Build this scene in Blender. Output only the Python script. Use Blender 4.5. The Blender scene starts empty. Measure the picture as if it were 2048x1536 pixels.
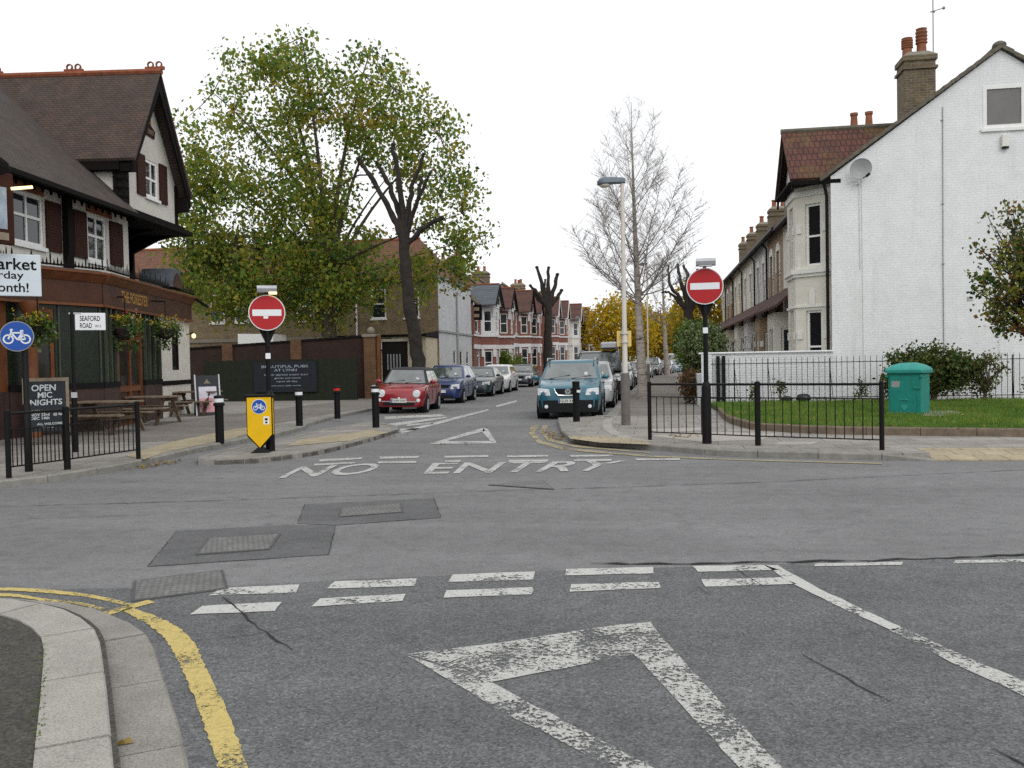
import bpy, math, random
import numpy as np
from mathutils import Matrix, Vector
R = math.radians
scene = bpy.context.scene
col = scene.collection
# ---------------------------------------------------------------- camera
EYE, FOC, YAW, PITCH, ROLL = 1.6, 1770.0, R(9.0), R(1.424), R(1.1)
fwd = Vector((-math.sin(YAW)*math.cos(PITCH), math.cos(YAW)*math.cos(PITCH), -math.sin(PITCH)))
r0 = Vector((math.cos(YAW), math.sin(YAW), 0)); u0 = r0.cross(fwd)
cup = u0*math.cos(ROLL) + r0*math.sin(ROLL); crt = r0*math.cos(ROLL) - u0*math.sin(ROLL)
cam = bpy.data.objects.new('camera', bpy.data.cameras.new('camera')); col.objects.link(cam)
cam.matrix_world = Matrix(((crt.x, cup.x, -fwd.x, 0), (crt.y, cup.y, -fwd.y, 0), (crt.z, cup.z, -fwd.z, EYE), (0, 0, 0, 1)))
cam.data.sensor_width = 36; cam.data.lens = 36*FOC/2048; cam.data.clip_end = 3000; cam.data.clip_start = 0.05
scene.camera = cam
# ---------------------------------------------------------------- sky, sun, exposure (flat white overcast)
SUN_EL, SUN_AZ = R(42), R(150)
w = bpy.data.worlds.new('World'); scene.world = w; w.use_nodes = True
nt = w.node_tree; nt.nodes.clear()
sky = nt.nodes.new('ShaderNodeTexSky'); sky.sky_type = 'NISHITA'; sky.sun_disc = False
sky.sun_elevation = SUN_EL; sky.sun_rotation = SUN_AZ; sky.dust_density = 3.0; sky.ozone_density = 1.0
hsv = nt.nodes.new('ShaderNodeHueSaturation'); hsv.inputs['Saturation'].default_value = 0.12
mx = nt.nodes.new('ShaderNodeMixRGB'); mx.inputs[0].default_value = 0.72; mx.inputs[2].default_value = (12.2, 12.4, 12.6, 1)
bg = nt.nodes.new('ShaderNodeBackground'); bg.inputs[1].default_value = 0.105
wo = nt.nodes.new('ShaderNodeOutputWorld')
nt.links.new(sky.outputs[0], hsv.inputs['Color']); nt.links.new(hsv.outputs[0], mx.inputs[1])
nt.links.new(mx.outputs[0], bg.inputs[0]); nt.links.new(bg.outputs[0], wo.inputs[0])
sun = bpy.data.objects.new('sun', bpy.data.lights.new('sun', 'SUN')); col.objects.link(sun)
sun.data.energy = 0.6; sun.data.angle = R(35); sun.data.color = (1, 0.97, 0.93)
# light comes from the direction (azimuth measured like sun_rotation, clockwise from +Y)
sd = Vector((math.sin(SUN_AZ)*math.cos(SUN_EL), math.cos(SUN_AZ)*math.cos(SUN_EL), math.sin(SUN_EL)))
sun.rotation_euler = sd.to_track_quat('Z', 'Y').to_euler(); sun.location = (0, -5, 30)
vs = scene.view_settings
scene.display_settings.display_device = 'sRGB'
vs.view_transform = 'Standard'; vs.look = 'None'; vs.gamma = 1; vs.exposure = 0.08; vs.use_curve_mapping = False
scene.cycles.max_bounces = 5; scene.cycles.transparent_max_bounces = 12
scene.cycles.use_denoising = False
random.seed(7); rng = np.random.default_rng(7)

def ray(u, v): return fwd + crt*((u-1024)/FOC) + cup*((768-v)/FOC)
def at(u, v, z=0.0):                       # ground point seen at a pixel of the photograph
    d = ray(u, v); t = (z-EYE)/d.z
    return Vector((d.x*t, d.y*t, z))
def on_y(u, v, y):                         # point of the upright plane at depth y
    d = ray(u, v); t = y/d.y
    return Vector((d.x*t, y, EYE+d.z*t))

# ---------------------------------------------------------------- mesh builder
class MB:
    def __init__(s, T=None): s.v = []; s.f = []; s.m = []; s.mi = 0; s.T = T
    def add(s, vs, fs):
        b = len(s.v)
        if s.T is not None: vs = [s.T @ Vector(p) for p in vs]
        s.v += [(p[0], p[1], p[2]) for p in vs]; s.f += [tuple(i+b for i in f) for f in fs]; s.m += [s.mi]*len(fs)
        return s
    def box(s, x0, y0, z0, x1, y1, z1):
        return s.add([(x0,y0,z0),(x1,y0,z0),(x1,y1,z0),(x0,y1,z0),(x0,y0,z1),(x1,y0,z1),(x1,y1,z1),(x0,y1,z1)],
                     [(3,2,1,0),(4,5,6,7),(0,1,5,4),(1,2,6,5),(2,3,7,6),(3,0,4,7)])
    def face(s, *pts): return s.add(pts, [tuple(range(len(pts)))])
    def extr(s, poly, vec):                # planar polygon (3d points) extruded by a vector
        n = len(poly); vec = Vector(vec); a = [Vector(p) for p in poly]; b = [p+vec for p in a]
        return s.add(a+b, [tuple(range(n-1,-1,-1)), tuple(range(n, 2*n))] + [(i,(i+1)%n,n+(i+1)%n,n+i) for i in range(n)])
    def prism(s, poly, z0, z1): return s.extr([(p[0],p[1],z0) for p in poly], (0,0,z1-z0))
    def loft(s, rings, cap=True):
        n = len(rings[0]); vs = [p for r in rings for p in r]; fs = []
        for k in range(len(rings)-1):
            for i in range(n):
                j = (i+1) % n
                fs.append((k*n+i, k*n+j, (k+1)*n+j, (k+1)*n+i))
        if cap: fs += [tuple(range(n-1,-1,-1)), tuple((len(rings)-1)*n+i for i in range(n))]
        return s.add(vs, fs)
    def tube(s, pts, rad, n=8, cap=True):
        pts = [Vector(p) for p in pts]
        if not hasattr(rad, '__len__'): rad = [rad]*len(pts)
        rings = []; t0 = (pts[1]-pts[0]).normalized()
        ref = Vector((0,0,1)) if abs(t0.z) < .9 else Vector((1,0,0)); a = t0.cross(ref).normalized()
        for i, p in enumerate(pts):
            t = (pts[min(i+1,len(pts)-1)]-pts[max(i-1,0)]).normalized()
            a = (a - t*a.dot(t)).normalized(); b = t.cross(a)
            rings.append([p+(a*math.cos(2*math.pi*k/n)+b*math.sin(2*math.pi*k/n))*rad[i] for k in range(n)])
        return s.loft(rings, cap)
    def lathe(s, prof, n=16, c=(0,0,0), axis='z'):
        rings = []
        for r_, h in prof:
            ring = []
            for k in range(n):
                a = 2*math.pi*k/n; x, y = r_*math.cos(a), r_*math.sin(a)
                p = (x, y, h) if axis == 'z' else ((h, x, y) if axis == 'x' else (y, h, x))
                ring.append((p[0]+c[0], p[1]+c[1], p[2]+c[2]))
            rings.append(ring)
        return s.loft(rings)
    def ball(s, c, rx, ry, rz, n=12, m=8):
        rings = []
        for j in range(m+1):
            t = math.pi*(j/m); t = min(max(t, .02), math.pi-.02)
            rings.append([(c[0]+rx*math.sin(t)*math.cos(2*math.pi*k/n), c[1]+ry*math.sin(t)*math.sin(2*math.pi*k/n), c[2]-rz*math.cos(t)) for k in range(n)])
        return s.loft(rings)
    def bar(s, a, b, w, d=None, up=(0,0,1)):  # square bar from a to b
        a, b = Vector(a), Vector(b); d = w if d is None else d
        t = (b-a).normalized(); x = t.cross(Vector(up))
        if x.length < 1e-4: x = t.cross(Vector((0,1,0)))
        x.normalize(); y = x.cross(t)
        q = [x*(-w/2)+y*(-d/2), x*(w/2)+y*(-d/2), x*(w/2)+y*(d/2), x*(-w/2)+y*(d/2)]
        return s.loft([[a+k for k in q], [b+k for k in q]])
    def build(s, name, mats, parent=None, smooth=None, bevel=0):
        me = bpy.data.meshes.new(name); me.from_pydata(s.v, [], s.f)
        mats = mats if isinstance(mats, (list, tuple)) else [mats]
        for m in mats: me.materials.append(m)
        if len(mats) > 1: me.polygons.foreach_set('material_index', s.m)
        me.update()
        import bmesh
        bm = bmesh.new(); bm.from_mesh(me); bmesh.ops.recalc_face_normals(bm, faces=bm.faces); bm.to_mesh(me); bm.free()
        if smooth is not None:
            me.polygons.foreach_set('use_smooth', [True]*len(me.polygons)); me.set_sharp_from_angle(angle=R(smooth))
        o = bpy.data.objects.new(name, me); col.objects.link(o)
        if parent: o.parent = parent
        if bevel:
            bv = o.modifiers.new('bevel', 'BEVEL'); bv.width = bevel; bv.segments = 2; bv.limit_method = 'ANGLE'
        return o
def build_pieces(mb, name, m, parent):      # every loose piece of a builder becomes an object of its own
    par = list(range(len(mb.v)))
    def find(i):
        while par[i] != i: par[i] = par[par[i]]; i = par[i]
        return i
    for f in mb.f:
        for i in f[1:]: par[find(i)] = find(f[0])
    groups = {}
    for f in mb.f: groups.setdefault(find(f[0]), []).append(f)
    for fs in groups.values():
        ids = sorted({i for f in fs for i in f}); k = {i: n_ for n_, i in enumerate(ids)}
        q = MB(); q.v = [mb.v[i] for i in ids]; q.f = [tuple(k[i] for i in f) for f in fs]; q.m = [0]*len(fs); q.build(name, m, parent)
def tag(o, label=None, cat=None, group=None, kind=None):
    if label: o['label'] = label
    if cat: o['category'] = cat
    if group: o['group'] = group
    if kind: o['kind'] = kind
    return o
def thing(name, label, cat, loc=(0,0,0), rz=0.0, group=None):
    o = bpy.data.objects.new(name, None); col.objects.link(o); o.location = loc; o.rotation_euler = (0,0,rz); o.empty_display_size = .2
    return tag(o, label, cat, group)
def struct(o, label=None): return tag(o, label, None, None, 'structure')
def kids(o): return [c for c in bpy.data.objects if c.parent == o]
def copy_tree(o, parent=None):
    c = o.copy(); col.objects.link(c); c.parent = parent
    for k in kids(o): copy_tree(k, c)
    return c
def text_polys(s, bold=0.0):               # outline of a word as a flat mesh, normalised to a 0..1 box
    cu = bpy.data.curves.new('t', 'FONT'); cu.body = s; cu.offset = bold; cu.resolution_u = 3
    o = bpy.data.objects.new('t', cu); col.objects.link(o)
    me = bpy.data.meshes.new_from_object(o.evaluated_get(bpy.context.evaluated_depsgraph_get()))
    v = [tuple(p.co) for p in me.vertices]; f = [tuple(p.vertices) for p in me.polygons]
    bpy.data.objects.remove(o); bpy.data.curves.remove(cu); bpy.data.meshes.remove(me)
    a = np.array(v); lo = a.min(0); hi = a.max(0); k = hi-lo
    return [((p[0]-lo[0])/k[0], (p[1]-lo[1])/k[1]) for p in v], f, k[0]/k[1]
def put_text(mb, s, o, ux, uy, w, h, bold=0.0):  # word on a flat board: origin lower left, unit axes, size
    o, ux, uy = Vector(o), Vector(ux), Vector(uy); v, f, _ = text_polys(s, bold)
    mb.add([o+ux*(p[0]*w)+uy*(p[1]*h) for p in v], f)

# ---------------------------------------------------------------- materials
MATS = {}
def nodes(name):
    m = bpy.data.materials.new(name); m.use_nodes = True; n = m.node_tree; MATS[name] = m
    return m, n, n.nodes['Principled BSDF'], n.links
def coords(n, kind='Object'):
    t = n.nodes.new('ShaderNodeTexCoord'); return t.outputs[kind]
def noise(n, L, vec, scale, detail=3, rough=.6):
    x = n.nodes.new('ShaderNodeTexNoise'); x.inputs['Scale'].default_value = scale; x.inputs['Detail'].default_value = detail
    x.inputs['Roughness'].default_value = rough; L.new(vec, x.inputs['Vector']); return x.outputs[0]
def ramp(n, L, fac, stops):
    r_ = n.nodes.new('ShaderNodeValToRGB'); e = r_.color_ramp.elements
    while len(e) < len(stops): e.new(.5)
    for k, (p, c) in enumerate(stops): e[k].position = p; e[k].color = (c[0], c[1], c[2], 1)
    L.new(fac, r_.inputs[0]); return r_.outputs[0]
def mixc(n, L, a, b, fac, mode='MIX'):
    x = n.nodes.new('ShaderNodeMixRGB'); x.blend_type = mode
    for s, i in ((fac, 0), (a, 1), (b, 2)):
        if hasattr(s, 'links'): L.new(s, x.inputs[i])
        else: x.inputs[i].default_value = s if i == 0 else (*s[:3], 1)
    return x.outputs[0]
def bump(n, L, h, P, strength=.3, dist=.01):
    b = n.nodes.new('ShaderNodeBump'); b.inputs['Strength'].default_value = strength; b.inputs['Distance'].default_value = dist
    L.new(h, b.inputs['Height']); L.new(b.outputs[0], P.inputs['Normal'])
def mul(c, k): return tuple(min(1, x*k) for x in c[:3])
def mat(name, c, rough=.7, var=.18, scale=6, bmp=0, bscale=60, metal=0, coat=0, spec=.35, dirt=None, speck=0):
    if name in MATS: return MATS[name]
    m, n, P, L = nodes(name); v = coords(n)
    f = noise(n, L, v, scale, 5, .65)
    cc = ramp(n, L, f, [(.3, mul(c, 1-var)), (.7, mul(c, 1+var))])
    if speck: cc = mixc(n, L, cc, ramp(n, L, noise(n, L, v, 95, 4, .8), [(.36, (1-speck,)*3), (.5, (1,)*3), (.66, (1+speck*.5,)*3)]), 1, 'MULTIPLY')
    if dirt: cc = mixc(n, L, cc, dirt, ramp(n, L, noise(n, L, v, scale*.37, 6, .7), [(.52, (0,0,0)), (.75, (.55,.55,.55))]))
    L.new(cc, P.inputs['Base Color']); P.inputs['Roughness'].default_value = rough; P.inputs['Metallic'].default_value = metal
    P.inputs['Coat Weight'].default_value = coat; P.inputs['Coat Roughness'].default_value = .08; P.inputs['Specular IOR Level'].default_value = spec
    if bmp: bump(n, L, noise(n, L, v, bscale, 4), P, bmp, .01)
    return m
def wallvec(n, L, v, mode):                # (along, up) coordinates for bricks and tiles
    s = n.nodes.new('ShaderNodeSeparateXYZ'); L.new(v, s.inputs[0]); c = n.nodes.new('ShaderNodeCombineXYZ')
    if mode == 'sum':
        a = n.nodes.new('ShaderNodeMath'); L.new(s.outputs[0], a.inputs[0]); L.new(s.outputs[1], a.inputs[1]); L.new(a.outputs[0], c.inputs[0]); L.new(s.outputs[2], c.inputs[1])
    else:
        i, j = {'x': (0,2), 'y': (1,2), 'flat': (0,1), 'ys': (1,0)}[mode]; L.new(s.outputs[i], c.inputs[0]); L.new(s.outputs[j], c.inputs[1])
    return c.outputs[0]
def bricks(name, c1, c2, mortar, bw=.225, bh=.075, gap=.012, mode='sum', rough=.85, bmp=.5, stain=None, var=.3, paint=0, streak=None):
    if name in MATS: return MATS[name]
    m, n, P, L = nodes(name); v = coords(n); wv = wallvec(n, L, v, mode)
    b = n.nodes.new('ShaderNodeTexBrick'); b.inputs['Scale'].default_value = 1; b.inputs['Brick Width'].default_value = bw; b.inputs['Row Height'].default_value = bh
    b.inputs['Mortar Size'].default_value = gap; b.inputs['Mortar Smooth'].default_value = .3; b.inputs['Bias'].default_value = 0
    b.inputs['Color1'].default_value = (*c1, 1); b.inputs['Color2'].default_value = (*c2, 1); b.inputs['Mortar'].default_value = (*mortar, 1)
    L.new(wv, b.inputs['Vector'])
    f = ramp(n, L, noise(n, L, v, 2.2, 6, .7), [(.3, (1-var,)*3), (.7, (1+var,)*3)])
    cc = mixc(n, L, b.outputs[0], f, 1.0, 'MULTIPLY')
    f2 = ramp(n, L, noise(n, L, v, 17, 4, .6), [(.3, (.82,)*3), (.7, (1.15,)*3)]); cc = mixc(n, L, cc, f2, 1.0 if not paint else .35, 'MULTIPLY')
    if stain: cc = mixc(n, L, cc, stain, ramp(n, L, noise(n, L, v, .8, 6, .75), [(.5, (0,0,0)), (.72, (.7,.7,.7))]))
    if streak:
        mp = n.nodes.new('ShaderNodeMapping'); mp.inputs['Scale'].default_value = (2.6,2.6,.16); L.new(v, mp.inputs[0])
        cc = mixc(n, L, cc, streak, ramp(n, L, noise(n, L, mp.outputs[0], 1.0, 6, .7), [(.54, (0,0,0)), (.74, (.55,.55,.55))]))
        cc = mixc(n, L, cc, mul(streak,.75), ramp(n, L, noise(n, L, v, 3.3, 6, .8), [(.62, (0,0,0)), (.75, (.6,.6,.6))]))
    L.new(cc, P.inputs['Base Color']); P.inputs['Roughness'].default_value = rough
    iv = n.nodes.new('ShaderNodeMath'); iv.operation = 'SUBTRACT'; iv.inputs[0].default_value = 1; L.new(b.outputs[1], iv.inputs[1])
    ad = n.nodes.new('ShaderNodeMath'); L.new(iv.outputs[0], ad.inputs[0]); L.new(noise(n, L, v, 9 if paint else 40, 4), ad.inputs[1])
    bump(n, L, ad.outputs[0], P, bmp, .012)
    return m
def asphalt(name, dark, light, sc=70, big=.35):
    m, n, P, L = nodes(name); v = coords(n)
    vo = n.nodes.new('ShaderNodeTexVoronoi'); vo.inputs['Scale'].default_value = sc; L.new(v, vo.inputs['Vector'])
    sp = n.nodes.new('ShaderNodeSeparateColor'); L.new(vo.outputs['Color'], sp.inputs[0])
    mid = tuple((a+b)/2 for a, b in zip(dark, light))
    c = ramp(n, L, sp.outputs[0], [(0, dark), (.5, mid), (.95, light), (1, mul(light, 1.3))])
    c = mixc(n, L, c, ramp(n, L, noise(n, L, v, 260, 3), [(.35, (.72,)*3), (.65, (1.25,)*3)]), 1, 'MULTIPLY')
    c = mixc(n, L, c, ramp(n, L, noise(n, L, v, big, 5, .6), [(.3, (.86,)*3), (.7, (1.14,)*3)]), 1, 'MULTIPLY')
    c = mixc(n, L, c, ramp(n, L, noise(n, L, v, 5, 6, .7), [(.25, (.75,)*3), (.5, (1,)*3), (.75, (1.1,)*3)]), 1, 'MULTIPLY')
    mp = n.nodes.new('ShaderNodeMapping'); mp.inputs['Scale'].default_value = (.12,1.1,1); L.new(v, mp.inputs[0])
    c = mixc(n, L, c, ramp(n, L, noise(n, L, mp.outputs[0], 1.0, 4, .6), [(.35, (.90,)*3), (.65, (1.08,)*3)]), 1, 'MULTIPLY')
    c = mixc(n, L, c, (.045,.045,.046), ramp(n, L, noise(n, L, v, 1.7, 3, .5), [(.66, (0,0,0)), (.78, (.35,.35,.35))]))
    c = mixc(n, L, c, (.02,.02,.021), ramp(n, L, noise(n, L, v, 26, 3, .6), [(.66, (0,0,0)), (.72, (.75,.75,.75))]))
    L.new(c, P.inputs['Base Color']); P.inputs['Roughness'].default_value = .9; P.inputs['Specular IOR Level'].default_value = .25
    bump(n, L, vo.outputs[0], P, .5, .006); return m
def paint(name, c, wear=.5, sc=26):        # worn road paint: noise eats holes into it
    m, n, P, L = nodes(name); v = coords(n)
    f = noise(n, L, v, sc, 6, .8); g = noise(n, L, v, 2.3, 3, .6)
    a = n.nodes.new('ShaderNodeMath'); a.operation = 'MULTIPLY_ADD'; a.inputs[1].default_value = .6; L.new(g, a.inputs[0]); L.new(f, a.inputs[2])
    al = ramp(n, L, a.outputs[0], [(wear, (0,0,0)), (wear+.05, (1,1,1))])
    L.new(ramp(n, L, noise(n, L, v, 60, 4, .7), [(.3, mul(c, .62)), (.5, mul(c, .92)), (.7, mul(c, 1.06))]), P.inputs['Base Color'])
    P.inputs['Roughness'].default_value = .8; L.new(al, P.inputs['Alpha']); bump(n, L, f, P, .4, .004); return m
def emis(name, c, e):
    m, n, P, L = nodes(name); P.inputs['Base Color'].default_value = (*c, 1); P.inputs['Emission Color'].default_value = (*c, 1); P.inputs['Emission Strength'].default_value = e
    return m
def leafmat(name, c, tr=.35):
    m, n, P, L = nodes(name); v = coords(n)
    cc = ramp(n, L, noise(n, L, v, 1.6, 3), [(.3, mul(c, .75)), (.7, mul(c, 1.3))])
    L.new(cc, P.inputs['Base Color']); P.inputs['Roughness'].default_value = .6; P.inputs['Specular IOR Level'].default_value = .3
    t = n.nodes.new('ShaderNodeBsdfTranslucent'); L.new(cc, t.inputs[0]); x = n.nodes.new('ShaderNodeMixShader'); x.inputs[0].default_value = tr
    L.new(P.outputs[0], x.inputs[1]); L.new(t.outputs[0], x.inputs[2]); L.new(x.outputs[0], n.nodes['Material Output'].inputs[0]); return m
M = {}
M['black'] = mat('black_metal', (.006,.006,.0065), .5, .3, spec=.18)
M['blackmatt'] = mat('black_matt', (.008,.008,.008), .75, .3, spec=.15)
M['galv'] = mat('galvanised', (.45,.46,.48), .45, .12, metal=.4)
M['white'] = mat('white_paint', (.80,.80,.78), .5, .05)
M['signwhite'] = mat('sign_white', (.78,.80,.82), .4, .03)
M['glass'] = mat('window_glass', (.02,.024,.028), .04, .4, 1.5, spec=.6)
M['darkglass'] = mat('dark_glass', (.012,.013,.015), .08, .3)
M['curtain'] = mat('net_curtain', (.42,.43,.44), .25, .25, 3)
M['rubber'] = mat('tyre_rubber', (.009,.009,.009), .85, .2, spec=.15)
M['alloy'] = mat('alloy_rim', (.42,.43,.45), .3, .1, metal=.7)
M['chrome'] = mat('chrome', (.75,.76,.78), .18, .05, metal=.9)
M['lens'] = mat('lamp_lens', (.72,.74,.76), .12, .15, 14, coat=1)
M['plastic'] = mat('dark_plastic', (.010,.011,.012), .6, .2, spec=.2)
M['asphalt'] = asphalt('asphalt_main', (.155,.154,.156), (.205,.204,.206), 85)
M['asphaltnear'] = asphalt('asphalt_near', (.080,.081,.082), (.172,.174,.175), 95, .6)
M['patch'] = asphalt('asphalt_patch', (.10,.10,.102), (.14,.14,.142), 95)
M['pinkpave'] = asphalt('asphalt_pavement', (.16,.145,.128), (.225,.205,.185), 80)
M['wpaint'] = paint('road_paint_white', (.52,.52,.49), .685, 30)
M['wpaintfar'] = paint('road_paint_faded', (.47,.47,.45), .69, 22)
M['wpaintworn'] = paint('road_paint_worn', (.50,.50,.47), .765, 40)
M['ypaint'] = paint('road_paint_yellow', (.56,.44,.15), .70, 55)
M['ypaintpale'] = paint('road_paint_pale_yellow', (.36,.31,.18), .72, 40)
M['granite'] = mat('granite_kerb', (.345,.33,.295), .85, .16, 3, .5, 80, dirt=(.19,.18,.15), speck=.45)
M['granite2'] = mat('granite_channel', (.265,.25,.225), .85, .18, 3, .5, 80, dirt=(.15,.14,.12), speck=.45)
M['kerbgrey'] = mat('kerb_concrete', (.24,.23,.205), .88, .22, 5, .3, 70, dirt=(.10,.095,.08), speck=.3)
M['footnear'] = asphalt('asphalt_footway_near', (.045,.042,.036), (.095,.09,.078), 80, .8)
M['slab'] = bricks('paving_slabs', (.23,.215,.195), (.29,.27,.245), (.11,.105,.09), .75, .6, .012, 'flat', .9, .15, stain=(.13,.12,.105), var=.15)
M['tactile'] = bricks('tactile_paving', (.36,.305,.20), (.32,.27,.18), (.20,.17,.12), .4, .4, .012, 'flat', .9, .2, var=.2)
M['bark'] = mat('bark_dark', (.032,.026,.022), .95, .45, 5, .8, 14)
M['barkmid'] = mat('bark_brown', (.085,.068,.052), .95, .4, 5, .8, 14)
M['twig'] = mat('twig', (.075,.062,.052), .9, .3)
# ================================================================ ground, roads, pavements
def px(lst, z=0.0): return [at(u, v, z) for u, v in lst]
def sheet(name, pts, z, m, label=None):
    mb = MB(); mb.face(*[(p[0], p[1], z) for p in pts]); return struct(mb.build(name, m), label)
M['earth'] = mat('far_ground', (.10,.10,.09), .95, .2, .3)
struct(MB().face((-1500,-600,-.03),(1500,-600,-.03),(1500,1500,-.03),(-1500,1500,-.03)).build('ground', M['earth']), 'wide ground around the streets')
sheet('road', [(-90,-25),(90,-25),(90,200),(-90,200)], 0, M['asphalt'], 'grey asphalt carriageway')
sheet('side_road', px([(3000,1090),(2048,1114),(1800,1120),(1550,1129),(1100,1143),(700,1160),(440,1174),(100,1180),(-700,1170)]) + [(-9,-14),(14,-14)], .004, M['asphaltnear'], 'darker coarse asphalt of the near side road')
def wob0(lst, amp):                        # subdivide and jitter a pixel outline
    out = []
    for a, b in zip(lst[:-1], lst[1:]):
        n_ = min(30, max(2, int((at(*b)-at(*a)).length/.12)))
        for i in range(n_): t = i/n_; out.append(at(a[0]+(b[0]-a[0])*t, a[1]+(b[1]-a[1])*t) + Vector((random.gauss(0,amp), random.gauss(0,amp), 0)))
    return out+[at(*lst[-1])]
mb = MB()
for q in ([(609,1010),(868,997),(882,1036),(671,1051),(596,1047)], [(354,1063),(594,1050),(672,1052),(656,1110),(296,1134)]):
    mb.face(*[(p.x,p.y,.004) for p in wob0(list(q)+[q[0]], amp=.006)[:-1]])
struct(mb.build('road_patch', M['patch']), 'dark asphalt patches round the manhole covers')
M['crack'] = mat('crack_seal', (.018,.018,.019), .9, .3)
def strip(mb, pts, wd, z):                 # flat strip along a polyline on the ground
    pts = [Vector((p[0],p[1],0)) for p in pts]; L_, R_ = [], []
    for i, p in enumerate(pts):
        t = (pts[min(i+1,len(pts)-1)]-pts[max(i-1,0)]).normalized(); n_ = Vector((-t.y,t.x,0)); k = wd[i] if hasattr(wd,'__len__') else wd
        L_.append(p+n_*k/2); R_.append(p-n_*k/2)
    for i in range(len(pts)-1): mb.face(*[(q.x,q.y,z) for q in (L_[i],R_[i],R_[i+1],L_[i+1])])
def wob(lst, k=3, amp=.006):               # subdivide and jitter a pixel polyline -> ground points
    out = []
    for a, b in zip(lst[:-1], lst[1:]):
        n_ = max(2, int((at(*b)-at(*a)).length/.10)); n_ = min(n_, 40)
        for i in range(n_): t = i/n_; out.append(at(a[0]+(b[0]-a[0])*t, a[1]+(b[1]-a[1])*t) + Vector((random.gauss(0,amp), random.gauss(0,amp), 0)))
    out.append(at(*lst[-1])); return out
mb = MB()
for l_, wd in (([(444,1196),(480,1225),(540,1275),(585,1303)], .014), ([(1600,1310),(1690,1358),(1780,1405)], .016), ([(1470,1138),(1530,1178)], .012), ([(1395,1172),(1420,1192)], .008),
               ([(385,1283),(460,1278),(560,1262),(640,1250)], .005), ([(1980,1500),(2080,1550)], .02)):
    p = wob(l_); n_ = len(p); strip(mb, p, [wd*random.uniform(.35,1.2)*min(1, (min(i,n_-1-i)+.6)/2) for i in range(n_)], .0095)
for l_, wd in (([(-80,1016),(400,1003),(980,983),(1108,979),(1500,966),(2100,938)], .022), ([(1180,1128),(1350,1129),(1540,1126),(1900,1118),(2200,1102)], .05), ([(0,1040),(300,1030)], .012)):
    p = wob(l_, amp=.012); strip(mb, p, [wd*random.uniform(.2,1.1) for _ in p], .0085)
for l_ in ([(609,1010),(868,997),(882,1036),(671,1051)], [(596,1047),(609,1010)], [(354,1063),(594,1050)], [(672,1052),(656,1110),(296,1134),(354,1063)]):
    p = wob(l_, amp=.004); strip(mb, p, [.007*random.uniform(.05,1.3) for _ in p], .0075)
struct(mb.build('road_crack', M['crack']), 'dark cracks and joints in the asphalt')

# ---- painted markings (real outlines on the flat road)
def c3(l_): return [(360+x*.5078, 820+y*.5078) for x, y in l_]
def c4(l_): return [(x*.375, 960+y*.375) for x, y in l_]
def marks(name, polys, m, label, z=.009):
    mb = MB()
    for q in polys: mb.face(*[(p.x,p.y,z) for p in wob(list(q)+[q[0]], amp=.0035)[:-1]])
    return struct(mb.build(name, m), label)
near = [[(445,1178),(600,1171),(590,1188),(418,1193)], [(668,1165),(833,1159),(830,1174),(654,1180)], [(905,1151),(1070,1145),(1066,1161),(896,1167)], [(1132,1140),(1306,1136),(1307,1149),(1130,1153)], [(1385,1134),(1530,1132),(1560,1142),(1395,1146)],
        [(405,1214),(565,1206),(548,1225),(381,1231)], [(640,1199),(812,1190),(806,1204),(621,1216)], [(892,1183),(1066,1177),(1063,1191),(886,1198)], [(1143,1171),(1318,1166),(1323,1178),(1139,1186)], [(1404,1161),(1560,1157),(1592,1170),(1410,1176)]]
marks('give_way_marking', near, M['wpaint'], 'double dashed give way line across the near mouth')
marks('edge_marking', [[(1527,1131),(1556,1133),(1640,1180),(1800,1256),(1790,1266),(1700,1226),(1590,1172)]], M['wpaint'], 'fresh white lane line from the give way line')
marks('edge_marking', [[(1802,1257),(1930,1316),(2048,1365),(2400,1512),(2400,1560),(2048,1394),(1900,1327),(1777,1262)]], M['wpaintworn'], 'worn white lane line running towards the viewer')
marks('edge_marking', [[(1632,1129),(1806,1126),(1802,1132),(1628,1135)], [(1912,1123),(2200,1116),(2200,1123),(1906,1129)]], M['wpaint'], 'broken white line along the main road')
marks('give_way_triangle', [[(815,1311),(1000,1288),(1238,1252),(1300,1247),(1322,1275),(1268,1311),(985,1367)]], M['wpaintworn'], 'wide bar of the near give way triangle')
marks('give_way_triangle', [[(815,1313),(985,1369),(1100,1429),(1300,1536),(1620,1705),(1560,1720),(1216,1536),(1000,1425)], [(1322,1276),(1560,1536),(1660,1650),(1580,1640),(1475,1536),(1269,1312)]], M['wpaintworn'], 'worn arms of the near give way triangle')
far = [c3(q) for q in ([(550,197),(718,188),(716,195),(545,207)], [(787,185),(942,183),(940,191),(785,194)], [(1042,183),(1215,179),(1215,187),(1040,190)], [(1290,180),(1450,179),(1450,187),(1290,188)], [(1535,180),(1703,177),(1705,184),(1540,187)],
       [(532,214),(690,207),(688,214),(525,221)], [(780,205),(932,203),(930,210),(778,212)], [(1045,201),(1105,199),(1105,206),(1045,208)], [(1295,199),(1450,197),(1450,204),(1295,206)], [(1552,197),(1700,195),(1700,202),(1552,204)], [(1795,193),(1970,192),(1970,199),(1797,200)])]
marks('give_way_marking', far, M['wpaintfar'], 'double dashed give way line across the far mouth')
marks('give_way_triangle', [c3(q) for q in ([(990,132),(1195,71),(1202,84),(1050,124)], [(1195,71),(1213,77),(1243,124),(1225,126),(1190,88)], [(985,131),(1050,124),(1243,124),(1246,133),(988,136)])], M['wpaintfar'], 'small give way triangle beyond the junction')
mb = MB()
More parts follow.
